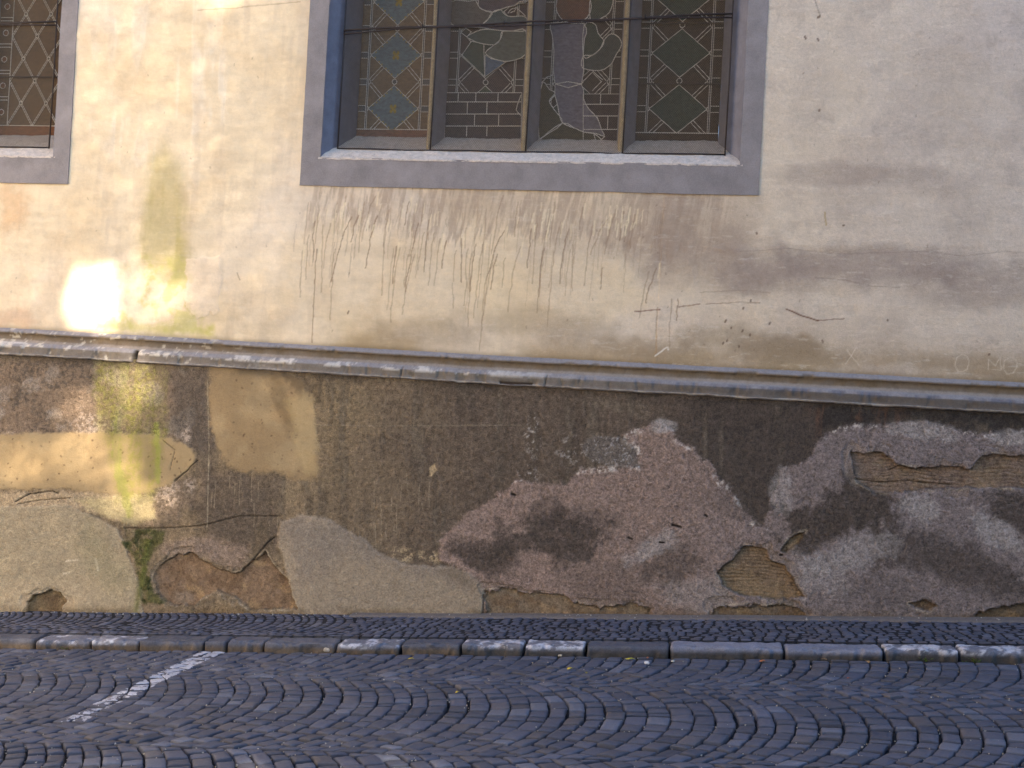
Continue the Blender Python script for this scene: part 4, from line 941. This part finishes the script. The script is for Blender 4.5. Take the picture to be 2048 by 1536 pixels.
def inset2(q, gu, gv):
    """q = (k,i),(k+1,i),(k+1,i+1),(k,i+1): shrink by gu between courses and gv inside a course"""
    q = np.array(q, float); m = q.copy()
    lu = .5*(np.linalg.norm(q[1]-q[0])+np.linalg.norm(q[2]-q[3])); lv = .5*(np.linalg.norm(q[3]-q[0])+np.linalg.norm(q[2]-q[1]))
    a, b = min(.3, gu/max(lu, 1e-4)), min(.3, gv/max(lv, 1e-4))
    f = lambda u, v: q[0]*(1-u)*(1-v)+q[1]*u*(1-v)+q[2]*u*v+q[3]*(1-u)*v
    return [tuple(f(a, b)), tuple(f(1-a, b)), tuple(f(1-a, 1-b)), tuple(f(a, 1-b))]

def arcs(x0, x1, bands, pitch, R_, th, nset, gap, jit, ylim):
    out = []
    for bi, (yc, t0, t1) in enumerate(bands):
        ph = random.uniform(0, pitch)
        k0, k1 = int((x0-ph)/pitch)-3, int((x1-ph)/pitch)+4
        for k in range(k0, k1):
            w0 = random.gauss(0, .004)
            n = nset+random.choice([-1, 0, 0, 1]); ths = np.linspace(-th, th, n+1)+np.concatenate([[0], np.random.default_rng((k+500)*31+bi).normal(0, .018, n-1), [0]])
            for i in range(n):
                q = []
                for (kk, e, a) in ((k, i, 0), (k+1, i, 1), (k+1, i+1, 1), (k, i+1, 0)):
                    t = ths[e]
                    t2 = np.clip(t+a*.65*pitch*math.sin(t)/R_, -th, th)
                    X = ph+kk*pitch+R_*(math.cos(t2)-1)+.018*math.sin(kk*.7+bi)+(w0 if a == 0 else 0); Y = yc+R_*math.sin(t2)
                    q.append((X+random.gauss(0, jit), min(max(Y+random.gauss(0, jit), ylim[0]), ylim[1])))
                yy = np.mean([p[1] for p in q])
                if yy < yc+t0 or yy > yc+t1: continue
                if np.ptp([p[1] for p in q]) < .03: continue
                cx = np.mean([p[0] for p in q])
                if x0 < cx < x1: out.append(order(inset2(q, gap[0]+random.uniform(-.001, .001), gap[1]+random.uniform(-.002, .002))))
    return out

# road: segmental arches whose crowns point uphill, spanning 1.4 m between valleys
SP = 1.40; RR = SP/math.sqrt(2)
YC0 = KERB_Y1+.0
bands = [(YC0-SP*k, -SP/2 if k >= 0 else 0, SP/2) for k in range(0, 4)]
RX0, RX1 = -9.6, 5.8
quads = arcs(RX0, RX1, bands, .113, RR, math.pi/4, 13, (.0040, .0108), .0022, (-5.9, KERB_Y1-.012))
def colour_setts(quads, r, light=.10):
    cols = []
    for q in quads:
        b = r.random(); g = 1+r.normal(0, .11)
        c = lin(74, 76, 90)*g
        if b < light: c = lin(90, 93, 107)*(1+r.normal(0, .06))
        elif b < light+.10: c = lin(78, 76, 84)*g
        elif b < light+.25: c = lin(66, 69, 84)*g
        cols.append(c)
    return cols
r5 = np.random.default_rng(21)
zr = lambda x, y: gz(x)+ROAD_DZ
PROF = [0, .02, .07, .30, .5, .70, .93, .98, 1]; DZS = [-.045, -.0055, -.0012, 0, 0, 0, -.0012, -.0055, -.045]
V, F, C = sett_mesh(quads, zr, colour_setts(quads, r5, .06), PROF, DZS, .002, .045, .0022)
road_bed = (np.array([(RX0-.3, KERB_Y1+.2, gz(RX0-.3)+ROAD_DZ-.028), (RX1+.3, KERB_Y1+.2, gz(RX1+.3)+ROAD_DZ-.028), (RX1+.3, -6.0, gz(RX1+.3)+ROAD_DZ-.028), (RX0-.3, -6.0, gz(RX0-.3)+ROAD_DZ-.028)]))
road = mesh_obj('road', V, F, M_SETT, None, True, C, np.full(len(V), .55))
setp(road, kind='structure')
bed = mesh_obj('joint_fill', road_bed, [(3, 2, 1, 0)], M_JOINT, road, False)

# white bay line painted across the setts
def paint_line():
    V, F = [], []
    x_a = lambda y: np.interp(-y, [1.0, 2.3], [-3.385, -3.415]); x_b = lambda y: np.interp(-y, [1.0, 2.3], [-3.225, -3.285])
    n = 26; nu = len(PROF)
    V0 = None
    VR = np.array([v.co[:] for v in road.data.vertices]).reshape(-1, nu, nu, 3)
    for S_ in VR:
        c = S_[4, 4]
        if not (-2.75 < c[1] < KERB_Y1 and -3.6 < c[0] < -3.0): continue
        uu = np.linspace(.03, .97, n)
        fi = np.interp(uu, PROF, np.arange(nu)); i0 = np.clip(fi.astype(int), 0, nu-2); fr = fi-i0
        def samp(a):
            t = a[i0]*(1-fr)[:, None, None]+a[i0+1]*fr[:, None, None]
            return t[:, i0]*(1-fr)[None, :, None]+t[:, i0+1]*fr[None, :, None]
        P = samp(S_); P[..., 2] += .0016
        b = len(V); V += [tuple(p) for p in P.reshape(-1, 3)]
        for f_ in grid_faces(n, n):
            m = np.mean([V[b+k] for k in f_], 0)
            e = min(m[0]-x_a(m[1]), x_b(m[1])-m[0])
            nz = fbm(np.array([m[0]]), np.array([m[1]]), .035, 61, 4, gain=.75)[0]
            fade = sstep(-2.55, -1.9, np.array([m[1]]))[0]
            if e+(nz-.5)*.05 > 0 and nz+.17*fade > .52: F.append(tuple(b+k for k in f_))
    if not F: return
    V = np.array(V); F = np.array(F); u = np.unique(F); mm = np.zeros(len(V), int); mm[u] = np.arange(len(u))
    o = mesh_obj('painted_line', V[u], mm[F], M_PAINT, None, True)
    setp(o, 'worn white parking bay line painted across the dark cobbles', 'road marking', kind='thing')
paint_line()

# pavement: small setts, one arch across on the left, tighter rows on the right
ys0, ys1 = PL_Y-.005, KERB_Y0
pav = arcs(-9.6, -2.35, [((ys0+ys1)/2, -.5, .5)], .073, (ys0-ys1)/math.sqrt(2), math.pi/4, 11, (.0028, .0058), .0022, (ys1+.004, ys0-.002))
rowy = np.linspace(ys1+.004, ys0-.002, 13)
for j in range(12):
    x = -2.42-random.uniform(0, .06)+.05*math.sin(j*.9)
    while x < 5.8:
        w = random.uniform(.055, .10)
        a, b = rowy[j], rowy[j+1]; f1 = lambda xx: .005*math.sin(xx*3+j*.3)+.002*math.sin(xx*13+j*2)
        q = [(x, a+f1(x)), (x+w, a+f1(x+w)), (x+w+.01*math.sin(j), b+f1(x+w)), (x+.01*math.sin(j), b+f1(x))]
        q = [(p[0], min(max(p[1], ys1+.003), ys0)) for p in q]
        pav.append(inset(order(q), .0022)); x += w
zp = lambda x, y: gz(x)+.004*0
V, F, C = sett_mesh(pav, zp, colour_setts(pav, np.random.default_rng(22), .06), [0, .06, .2, .5, .8, .94, 1], [-.03, -.006, -.001, 0, -.001, -.006, -.03], .002, .03, .0020, .004)
C = C*np.array([1.06, 1.02, 1.0])
pavement = setp(mesh_obj('pavement', V, F, M_SETT, None, True, C, np.full(len(V), .6)), kind='structure')
a, b = -9.8, 6.0
mesh_obj('joint_fill', [(a, ys1, gz(a)-.006), (b, ys1, gz(b)-.006), (b, .1, gz(b)-.006), (a, .1, gz(a)-.006)], [(0, 1, 2, 3)], M_JOINT, pavement, False)
# mortar skirting where pavement meets the wall on the right
def fillet():
    xs = np.linspace(-2.6, 5.8, 400); V = []; prof = [(PL_Y+.01, .012), (PL_Y-.01, .011), (PL_Y-.03, .009), (PL_Y-.06, .0075), (PL_Y-.10, .004), (PL_Y-.115, -.02)]
    for y, z in prof:
        n = fbm(xs, xs*0+y*3, .25, 66, 5)-.5
        for x, q in zip(xs, n): V.append((x, y-(q+.1)*.06*(PL_Y-y)/.1, gz(x)+z+q*.002))
    k = len(prof); V = np.array(V).reshape(k, 400, 3)[::-1].reshape(-1, 3)
    mesh_obj('mortar_skirting', V, grid_faces(400, k), M_JOINT_L, pavement, True)
M_JOINT_L = grain_mat('mortar_skirting', 160, 30, .5, .4, .7, .95, .004, base=tuple(lin(112, 102, 96)))
fillet()

# kerb stones, one by one
def block(lx, ly, lz, r, sx, seed, chip=0.0):
    nxk, nyk, nzk = max(6, int(lx/sx)), max(6, int(ly/sx)), max(5, int(lz/sx))
    V, F = [], []
    def face(o, a, b, na, nb):
        base = len(V)
        for j in range(nb+1):
            for i in range(na+1): V.append(np.array(o)+np.array(a)*i/na+np.array(b)*j/nb)
        for j in range(nb):
            for i in range(na): F.append((base+j*(na+1)+i, base+j*(na+1)+i+1, base+(j+1)*(na+1)+i+1, base+(j+1)*(na+1)+i))
    hx, hy, hz = lx/2, ly/2, lz/2
    face((-hx, -hy, hz), (lx, 0, 0), (0, ly, 0), nxk, nyk)
    face((-hx, -hy, -hz), (lx, 0, 0), (0, 0, lz), nxk, nzk)
    face((hx, hy, -hz), (-lx, 0, 0), (0, 0, lz), nxk, nzk)
    face((hx, -hy, -hz), (0, ly, 0), (0, 0, lz), nyk, nzk)
    face((-hx, hy, -hz), (0, -ly, 0), (0, 0, lz), nyk, nzk)
    V = np.array(V); h = np.array([hx, hy, hz])
    rr = np.array([r, r, r])
    inn = np.clip(V, -(h-rr), h-rr); d = V-inn; L = np.linalg.norm(d, axis=1, keepdims=True); out = np.where(L > 1e-9, inn+d/np.maximum(L, 1e-9)*r, V)
    s = seed*3.7
    n1 = fbm(out[:, 0]+s, out[:, 1]*1+out[:, 2]*1.3+s, .14, 31, 4)-.5; n2 = fbm(out[:, 0]+s, out[:, 1]+out[:, 2]*.7, .035, 32, 3)-.5
    nrm = (out-inn)/r
    out = out+nrm*(n1*.018+n2*.011)[:, None]
    ch = sstep(.52, .66, fbm(out[:, 0]*1.0+s, out[:, 2]*.5+out[:, 1], .10, 33, 3))*(out[:, 2] > 0)*(out[:, 1] < -hy+.05)
    out[:, 1] += ch*.014; out[:, 2] -= ch*.010
    return out, F

joints = [-700, -560, -430, -310, -180, -60, 68, 180, 277, 407, 452, 527, 670, 800, 921, 1047, 1171, 1339, 1570, 1768, 1921, 2090, 2220, 2380, 2520, 2700]
kinds = ['d', 'd', 'p', 'd', 'd', 'd', 'p', 'w', 'd', 'd', 'd', 'd', 'w', 'd', 'W', 'W', 'd', 'g', 'g', 'W', 'W', 'd', 'd', 'w', 'd']
K_LAB = ['fifth kerb stone out beyond the left edge of the picture', 'fourth kerb stone out beyond the left edge of the picture', 'third kerb stone beyond the left edge, faintly painted white', 'second kerb stone out beyond the left edge of the picture', 'first kerb stone out beyond the left edge of the picture', 'dark kerb stone cut off by the left edge of the picture', 'kerb stone with faint white paint and a weed growing at its foot', 'kerb stone with a pale painted top, left of the longest dark stone on the left',
         'dark brown kerb stone, longest of those left of the parking line', 'very short broken kerb stone just above the white parking line', 'short dark kerb stone with a chipped corner right of the parking line end', 'long dark kerb stone with a pebble lying at its foot',
         'white painted kerb stone standing alone between two dark ones', 'dark unpainted kerb stone between two white painted ones', 'bright white topped kerb stone, left one of the middle painted pair', 'bright white topped kerb stone, right one of the middle painted pair',
         'long dark kerb stone with yellow leaf before it, right of the middle white pair', 'longest pale grey kerb stone with a cracked and chipped top', 'smooth pale grey kerb stone with a rounded right end',
         'white painted kerb stone with a green weed at its foot', 'white streaked kerb stone with two weeds at its left foot', 'first dark kerb stone beyond the right edge of the picture', 'second dark kerb stone beyond the right edge of the picture', 'white painted kerb stone beyond the right edge of the picture', 'last dark kerb stone beyond the right edge of the picture']
ky = (KERB_Y0+KERB_Y1)/2; kd = KERB_Y0-KERB_Y1
for i in range(len(joints)-1):
    def jx(px):
        d = _f+_r*(px-CX)/F_PX; q = Gp(px, 1285+25*px/2048, .0)
        # x on the front edge line of the kerb at that pixel column
        lo, hi = -13., 9.
        for _ in range(40):
            m_ = (lo+hi)/2; P = np.array([m_, KERB_Y1, gz(m_)-.03])-CAM; pxx = CX+F_PX*(P@_r)/(P@_f)
            if pxx < px: lo = m_
            else: hi = m_
        return lo
    xa, xb = jx(joints[i]), jx(joints[i+1]); g = .006+.005*random.random(); lx = xb-xa-2*g
    lz = .30; V, F = block(lx, kd, lz, .017, .0095, i+1)
    xc = (xa+xb)/2; zc = gz(xc)-.013+random.uniform(-.006, .006)-lz/2; tl = math.atan(G_S)
    Z0 = V[:, 2].copy()
    V[:, 2] += V[:, 0]*math.tan(tl)
    topm = sstep(lz/2-.045, lz/2-.012, Z0); frontm = (1-sstep(lz/2-.055, lz/2-.020, Z0))*(V[:, 1] < -kd/2+.03)
    c = np.zeros((len(V), 3))+lin(82, 82, 92)*(1+.1*random.uniform(-1, 1))
    n_ = fbm(V[:, 0]+i*2.3, V[:, 1]*1+Z0, .06, 36, 5, gain=.65); nb_ = fbm(V[:, 0]+i, V[:, 1]+Z0, .15, 37, 4)
    k_ = kinds[i]
    warm = lin(88, 72, 54) if xc < -1.6 else lin(62, 55, 48)
    def mixc(c, t, m): return c+(np.asarray(t)-c)*np.clip(m, 0, 1)[:, None]
    c = mixc(c, warm, frontm*.85)  # fronts browned and darkened: shade below the skylit top put into colour
    c = mixc(c, lin(54, 46, 32), frontm*(1-sstep(lz/2-.13, lz/2-.08, Z0))*.6)
    if k_ == 'g': c = mixc(c, lin(138, 138, 152), topm*(.4+.5*nb_))  # lilac top, partly skylight put into the colour
    if k_ in 'wpW':
        th = {'p': .60, 'w': .52, 'W': .46}[k_]
        m = topm*sstep(th, th+.13, n_+.2*(nb_-.5))
        c = mixc(c, lin(206, 204, 212), m*.9)
        c = mixc(c, lin(150, 148, 158), topm*.3)
    o = mesh_obj('kerb_stone', V, F, M_KERB, None, True, c, np.full(len(V), .7))
    o.location = (xc, ky, zc)
    setp(o, K_LAB[i], 'kerb stone', 'kerb stones along the pavement')
# plain dark kerb beyond the picture is left out

# grit and dust lodged in the joints
def grit():
    r = np.random.default_rng(9); V, F = [], []
    tet = np.array([(1, 1, 1), (-1, -1, 1), (-1, 1, -1), (1, -1, -1), (0, 0, 1.3), (.9, -.6, .3)])*.6
    fc = [(0, 4, 1), (0, 2, 4), (4, 2, 1), (0, 3, 2), (2, 3, 1), (0, 5, 3), (0, 1, 5), (1, 3, 5)]
    for i in range(5200):
        q = quads[r.integers(len(quads))]; e = r.integers(4); t = r.random()
        a, b = np.array(q[e]), np.array(q[(e+1) % 4]); c = np.mean(q, 0); p = a+(b-a)*t; p = p+(p-c)*.09+r.normal(0, .003, 2)
        if p[1] > KERB_Y1-.02: continue
        s = abs(r.normal(.0032, .0018))+.0012
        z = gz(p[0])+ROAD_DZ-.013+s
        if r.random() < .05: z = gz(p[0])+ROAD_DZ+.002; p = c+r.normal(0, .03, 2); s *= 1.1
        ro = Matrix.Rotation(r.random()*6, 3, Vector(r.normal(size=3))); b0 = len(V)
        for v in tet: V.append(tuple(np.array(ro@Vector(v*s*np.array([1, 1, .7])))+np.array([p[0], p[1], z])))
        F += [tuple(k+b0 for k in f_) for f_ in fc]
    for i in range(150):
        x = r.uniform(-6.2, 2.8); s = abs(r.normal(.0035, .003))+.0012; y = PL_Y-.015-abs(r.normal(0, .08)); b0 = len(V); ro = Matrix.Rotation(r.random()*6, 3, Vector(r.normal(size=3)))
        for v in tet: V.append(tuple(np.array(ro@Vector(v*s*np.array([1, 1, .7])))+np.array([x, y, gz(x)+np.interp(PL_Y-y, [0, .1, .12], [.011, .004, .001] if x > -2.6 else [.001, .001, .001])+s*.4])))
        F += [tuple(k+b0 for k in f_) for f_ in fc]
    setp(mesh_obj('grit', V, F, M_GRIT, None, False), 'pale grit and small gravel lodged between the road cobbles', 'grit', kind='stuff')
grit()

# fallen leaves, weeds, pebble at the kerb
def leaf(px, py, c, size, label, rot):
    p = Gp(px, py, ROAD_DZ+.006); o = empty_mesh_leaf(c, size, rot)
    o.location = (p[0], p[1], gz(p[0])+ROAD_DZ+.006); setp(o, label, 'leaf', 'fallen leaves in the gutter')
_lm = {}
def empty_mesh_leaf(c, s, rot):
    if c not in _lm: _lm[c] = leaf_mat('fallen_leaf', c, .25)
    pts = [(-1, 0), (-.6, .38), (-.1, .5), (.4, .36), (1, 0), (.4, -.36), (-.1, -.5), (-.6, -.38)]
    V = [(0, 0, .12)]+[(a, b, .05+.25*abs(b)+.12*math.sin(a*3+rot)) for a, b in pts]; V += [(v[0], v[1], v[2]-.05) for v in V]
    n = len(pts); F = [(0, 1+i, 1+(i+1) % n) for i in range(n)]+[(n+1, n+2+(i+1) % n, n+2+i) for i in range(n)]+[(1+i, n+2+i, n+2+(i+1) % n, 1+(i+1) % n) for i in range(n)]
    stalk = [(1, -.03, .05), (1.7, .1, .1), (1.7, .14, .1), (1, .03, .05)]; b = len(V); V += stalk; F.append((b, b+1, b+2, b+3))
    ca, sa = math.cos(rot), math.sin(rot)
    V = [((a*ca-b_*sa)*s, (a*sa+b_*ca)*s, z*s) for a, b_, z in V]
    return mesh_obj('fallen_leaf', V, F, _lm[c], None, True)
Y_, O_, B_ = (196, 172, 62), (170, 104, 66), (140, 108, 78)
leaf(822, 1317, Y_, .022, 'yellow leaf lying under the left stone of the middle white pair', .3)
leaf(1260, 1318, (176, 168, 50), .034, 'largest bright yellow leaf, under the long dark kerb stone right of the white pair', .1)
leaf(1140, 1337, Y_, .026, 'yellow leaf out on the cobbles below the middle white kerb stones', .8)
leaf(1172, 1345, (150, 136, 60), .018, 'small dull yellow leaf just right of the yellow leaf out on the cobbles', 2.)
leaf(1296, 1315, O_, .016, 'small orange leaf right beside the largest yellow leaf', 1.2)
leaf(1525, 1322, O_, .026, 'orange brown leaf under the cracked pale grey kerb stone', .5)
leaf(1648, 1318, B_, .024, 'brown leaf under the left half of the smooth grey kerb stone', 2.4)
leaf(1735, 1323, (176, 130, 80), .026, 'tan leaf under the right half of the smooth grey kerb stone', 1.8)
leaf(915, 1384, Y_, .018, 'small yellow leaf farthest out on the road cobbles', 1.0)
leaf(40, 1292, (190, 160, 70), .028, 'yellow leaf in the gutter at the left edge of the picture', .6)
leaf(1697, 1356, (160, 90, 60), .014, 'tiny reddish leaf on the cobbles below the tan leaf', .6)
M_WEED = leaf_mat('weed_leaf', (88, 120, 40), .4)
def weed(px, label, n, s):
    lo, hi = -9., 6.
    for _ in range(40):
        m_ = (lo+hi)/2; P = np.array([m_, KERB_Y1-.012, gz(m_)+ROAD_DZ])-CAM
        if CX+F_PX*(P@_r)/(P@_f) < px: lo = m_
        else: hi = m_
    V, F = [], []; r = random.Random(px)
    for i in range(n):
        a = r.uniform(-3.0, -.1); L = s*r.uniform(.5, 1.1); up = r.uniform(.4, 1.1); ca, sa = math.cos(a), math.sin(a)*.5
        w = L*.16; b = len(V)
        for t, ww in ((0, .15), (.35, .5), (.7, 1.), (.88, .7), (1, .05)):
            z = L*up*(t-.35*t*t); V += [(ca*L*t-sa*w*ww, sa*L*t+ca*w*ww*.6, z), (ca*L*t, sa*L*t, z-.15*w*ww), (ca*L*t+sa*w*ww, sa*L*t-ca*w*ww*.6, z)]
        for k in range(4):
            for j in range(2): F.append((b+k*3+j, b+k*3+j+1, b+k*3+3+j+1, b+k*3+3+j))
    o = mesh_obj('weed', V, F, M_WEED, None, True); o.location = (lo, KERB_Y1-.012, gz(lo)+ROAD_DZ-.008)
    setp(o, label, 'weed', 'weeds growing at the foot of the kerb')
weed(131, 'small green weed at the foot of a kerb stone on the far left', 16, .05)
weed(1852, 'small green weed under the middle of a white kerb stone on the right', 16, .055)
weed(1926, 'tiny green weed in the joint between the two right white kerb stones', 10, .035)
weed(1950, 'widest green weed, under the rightmost white streaked kerb stone', 22, .06)
def pebble(px, py, s, label, c):
    p = Gp(px, py, ROAD_DZ); V, F = block(s*2, s*1.6, s*1.2, s*.55, s*.25, px)
    o = mesh_obj('pebble', V, F, M_KERB, None, True, np.tile(lin(*c), (len(V), 1)), np.full(len(V), .5)); o.location = (p[0], p[1], gz(p[0])+ROAD_DZ+s*.5)
    setp(o, label, 'pebble', 'loose stones in the gutter')
pebble(655, 1303, .026, 'rounded grey pebble at the foot of a long dark kerb stone', (150, 142, 134))
pebble(1120, 1313, .016, 'small cream pebble under the right stone of the middle white pair', (196, 176, 150))
pebble(1345, 1324, .012, 'small pale pebble right of the largest yellow leaf', (190, 182, 170))
pebble(1293, 1328, .016, 'flat white pebble on the cobbles below the largest yellow leaf', (206, 204, 206))

# ------------------------------------------------------------------ out of view: houses and a holed tree added to block and bounce sunlight
M_LEAF = leaf_mat('added_tree_leaf', (70, 92, 38), .4)
M_BARK = grain_mat('added_tree_bark', 20, 6, .5, .5, .8, .95, .02, base=tuple(lin(82, 70, 58)))
M_OCHRE = grain_mat('added_ochre_stucco', 30, 3, .15, .2, .4, .95, .004, base=tuple(lin(240, 214, 168)))
M_PALE = grain_mat('added_grey_stucco', 30, 3, .15, .2, .4, .95, .004, base=tuple(lin(176, 162, 146)))
M_ROOF = grain_mat('roof_tiles', 12, 3, .4, .3, .8, .9, .02, base=tuple(lin(140, 84, 62)))
M_TRIM = grain_mat('window_trim', 40, 8, .15, .2, .3, .8, .002, base=tuple(lin(206, 198, 184)))
M_PANE = glass(52, 56, 60, .03)

def house(label, p0, p1, depth, h, mat, skew=0.0):
    """added house whose street front runs from p0 to p1 (left to right as seen from the street)"""
    p0, p1 = np.array(p0, float), np.array(p1, float); L = np.linalg.norm(p1-p0); e = (p1-p0)/L; n = np.array([e[1], -e[0]])   # n points to the street
    zb = min(gz(p0[0]), gz(p1[0]))-.4; root = empty('added_house', (p0[0], p0[1], zb)); setp(root, label, 'house', 'houses added for the light')
    def P(a, o, z): q = p0+e*a+n*o; return (q[0]-p0[0], q[1]-p0[1], z)
    mb = MB(); mb.prism([P(0, 0, 0), P(L, 0, 0), P(L+skew*depth, -depth, 0), P(skew*depth, -depth, 0)], None, (0, 0, h)); mb.build('wall', mat, root)
    mb = MB(); mb.prism([P(-.3, .4, h+.002), P(-.3+skew*(depth+.3), -depth-.3, h+.002), P(-.3+skew*depth/2, -depth/2, h+.9)], None, np.array(P(L+.6, 0, 0))); mb.build('added_house_roof', M_ROOF, root)
    k = max(1, int(L/2.6)); fl = max(2, int(h/3.3))
    for j in range(fl):
        for i in range(k):
            a = (i+.5)*L/k; z = 1.4+j*3.2
            if z+1.7 > h-.3: continue
            mb = MB()
            for a0, a1, z0, z1 in ((a-.62, a-.5, z-.12, z+1.72), (a+.5, a+.62, z-.12, z+1.72), (a-.5, a+.5, z-.12, z), (a-.5, a+.5, z+1.6, z+1.72)):
                mb.prism([P(a0, .0, z0), P(a1, .0, z0), P(a1, .06, z0), P(a0, .06, z0)], None, (0, 0, z1-z0))
            w = mb.build('window', M_TRIM, root)  # windows of the added house
            mb = MB(); mb.prism([P(a-.5, .0, z), P(a+.5, .0, z), P(a+.5, .02, z), P(a-.5, .02, z)], None, (0, 0, 1.6)); mb.build('pane', M_PANE, w)
    return root
HY = -13.2
house('unseen tall pale house added to block sun and sky, left of the tree gap', (4.5, HY), (-3.2, HY), 8, 15.0, M_PALE, -.839)  # added to screen sun and sky; skewed sides keep the sun gap open
house('unseen long pale house added to block sun and sky, right of the tree gap', (26, HY), (8.0, HY), 8, 15.0, M_PALE, -.839)
house('unseen ochre house added at the left to bounce warm sunlight', (-14.5, -16.0), (-14.5, -1.2), 7, 12.0, M_OCHRE)  # added as a warm reflector for the church wall

HOLES = [(183, 598, 48, 66, .46, .38), (300, 578, 56, 56, .055, 1.), (432, -6, 40, 34, .10, .8), (250, 775, 44, 62, .15, .9), (160, 832, 50, 40, .10, .7), (244, 945, 24, 40, .15, .8), (160, 915, 56, 40, .10, .9), (270, 1008, 60, 26, .13, .9), (40, 930, 60, 40, .06, .6), (290, 150, 120, 200, .012, 1.)]  # sun openings in the added crown, placed to make the flecks
HW = [(W(a, b)[0], W(a, b)[2], c/250., d/250., t, s) for a, b, c, d, t, s in HOLES]
def T_hole(u, w):
    t = np.full_like(u, .004)
    for a, b, c, d, k, s in HW:
        e = 4.5 if s < .4 else 2.0
        r = ((np.abs(u-a)/c)**e+(np.abs(w-b)/d)**e)**(1/e)
        t = np.maximum(t, k*(.55+.9*fbm(u, w, .16, 97, 3))*(1-sstep(1-s*.5, 1+s, r+(fbm(u, w, .22, 98, 3)-.5)*.5)))
    return t
def foliage(dens, dist, leaf_s, seed, u0, u1, w0, w1):
    r = np.random.default_rng(seed); area = (u1-u0)*(w1-w0); lai_max = 5.5
    n = int(area*lai_max/(leaf_s**2*.80)); u = r.uniform(u0, u1, n); w = r.uniform(w0, w1, n)
    k = r.random(n)*lai_max < dens(u, w); u, w = u[k], w[k]; n = len(u)
    L = dist(r, n); C = np.stack([u, np.zeros(n), w], 1)+L[:, None]*S[None]
    nrm = S[None]+r.normal(0, .45, (n, 3)); nrm /= np.linalg.norm(nrm, axis=1, keepdims=True)
    t = np.cross(nrm, r.normal(size=(n, 3))); t /= np.linalg.norm(t, axis=1, keepdims=True); b = np.cross(nrm, t); h = leaf_s*.5
    V = np.stack([C-t*h*1.25, C-b*h*.8, C+t*h*1.25, C+b*h*.8], 1).reshape(-1, 3); F = np.arange(4*n).reshape(n, 4)
    return V, F, C
def tree(name, label, V, F, C, foot):
    g = np.array([foot[0], foot[1], gz(foot[0])+ROAD_DZ-.05]); root = empty(name, tuple(g)); setp(root, label, 'tree')
    mesh_obj('crown', V-g, F, M_LEAF, root, False)
    mb = MB(); lo = C[C[:, 2] < np.quantile(C[:, 2], .06)]-g; h = lo[:, 2].min()
    mb.tube([(0, 0, -.1), (-.05, .05, h*.4), (-.3, .3, h*.8), (-.6, .6, h)], [.28, .22, .17, .12], 10)
    r = random.Random(3)
    for i in range(8):
        q = lo[r.randrange(len(lo))]; mb.tube([(-.3, .3, h*.8), tuple(np.array([-.4, .4, h*.8])*.5+q*.5), tuple(q)], [.10, .06, .02], 6)
    mb.build('added_trunk', M_BARK, root, True)
dn = lambda u, w: -np.log(np.clip(T_hole(u, w), .004, .99999)); ds = lambda r, n: r.uniform(12.5, 14.3, n); dc = lambda r, n: r.uniform(15.6, 17.2, n)
q0 = foliage(dn, ds, .024, 12, -7.5, -2.7, -.5, 5.8); q1 = foliage(dn, dc, .06, 13, -10.2, -2.7, -3.6, -.5); q2 = foliage(dn, dc, .06, 14, -10.2, -7.5, -.5, 5.8)
tree('added_tree', 'unseen leafy tree added, its crown holed to shape sun flecks on the wall', *(np.concatenate(q) if i != 1 else np.vstack([q[0], q[1]+len(q0[0]), q[2]+len(q0[0])+len(q1[0])]) for i, q in enumerate(zip(q0, q1, q2))), (3.6, -10.6))  # added crown screens the sun except at its holes
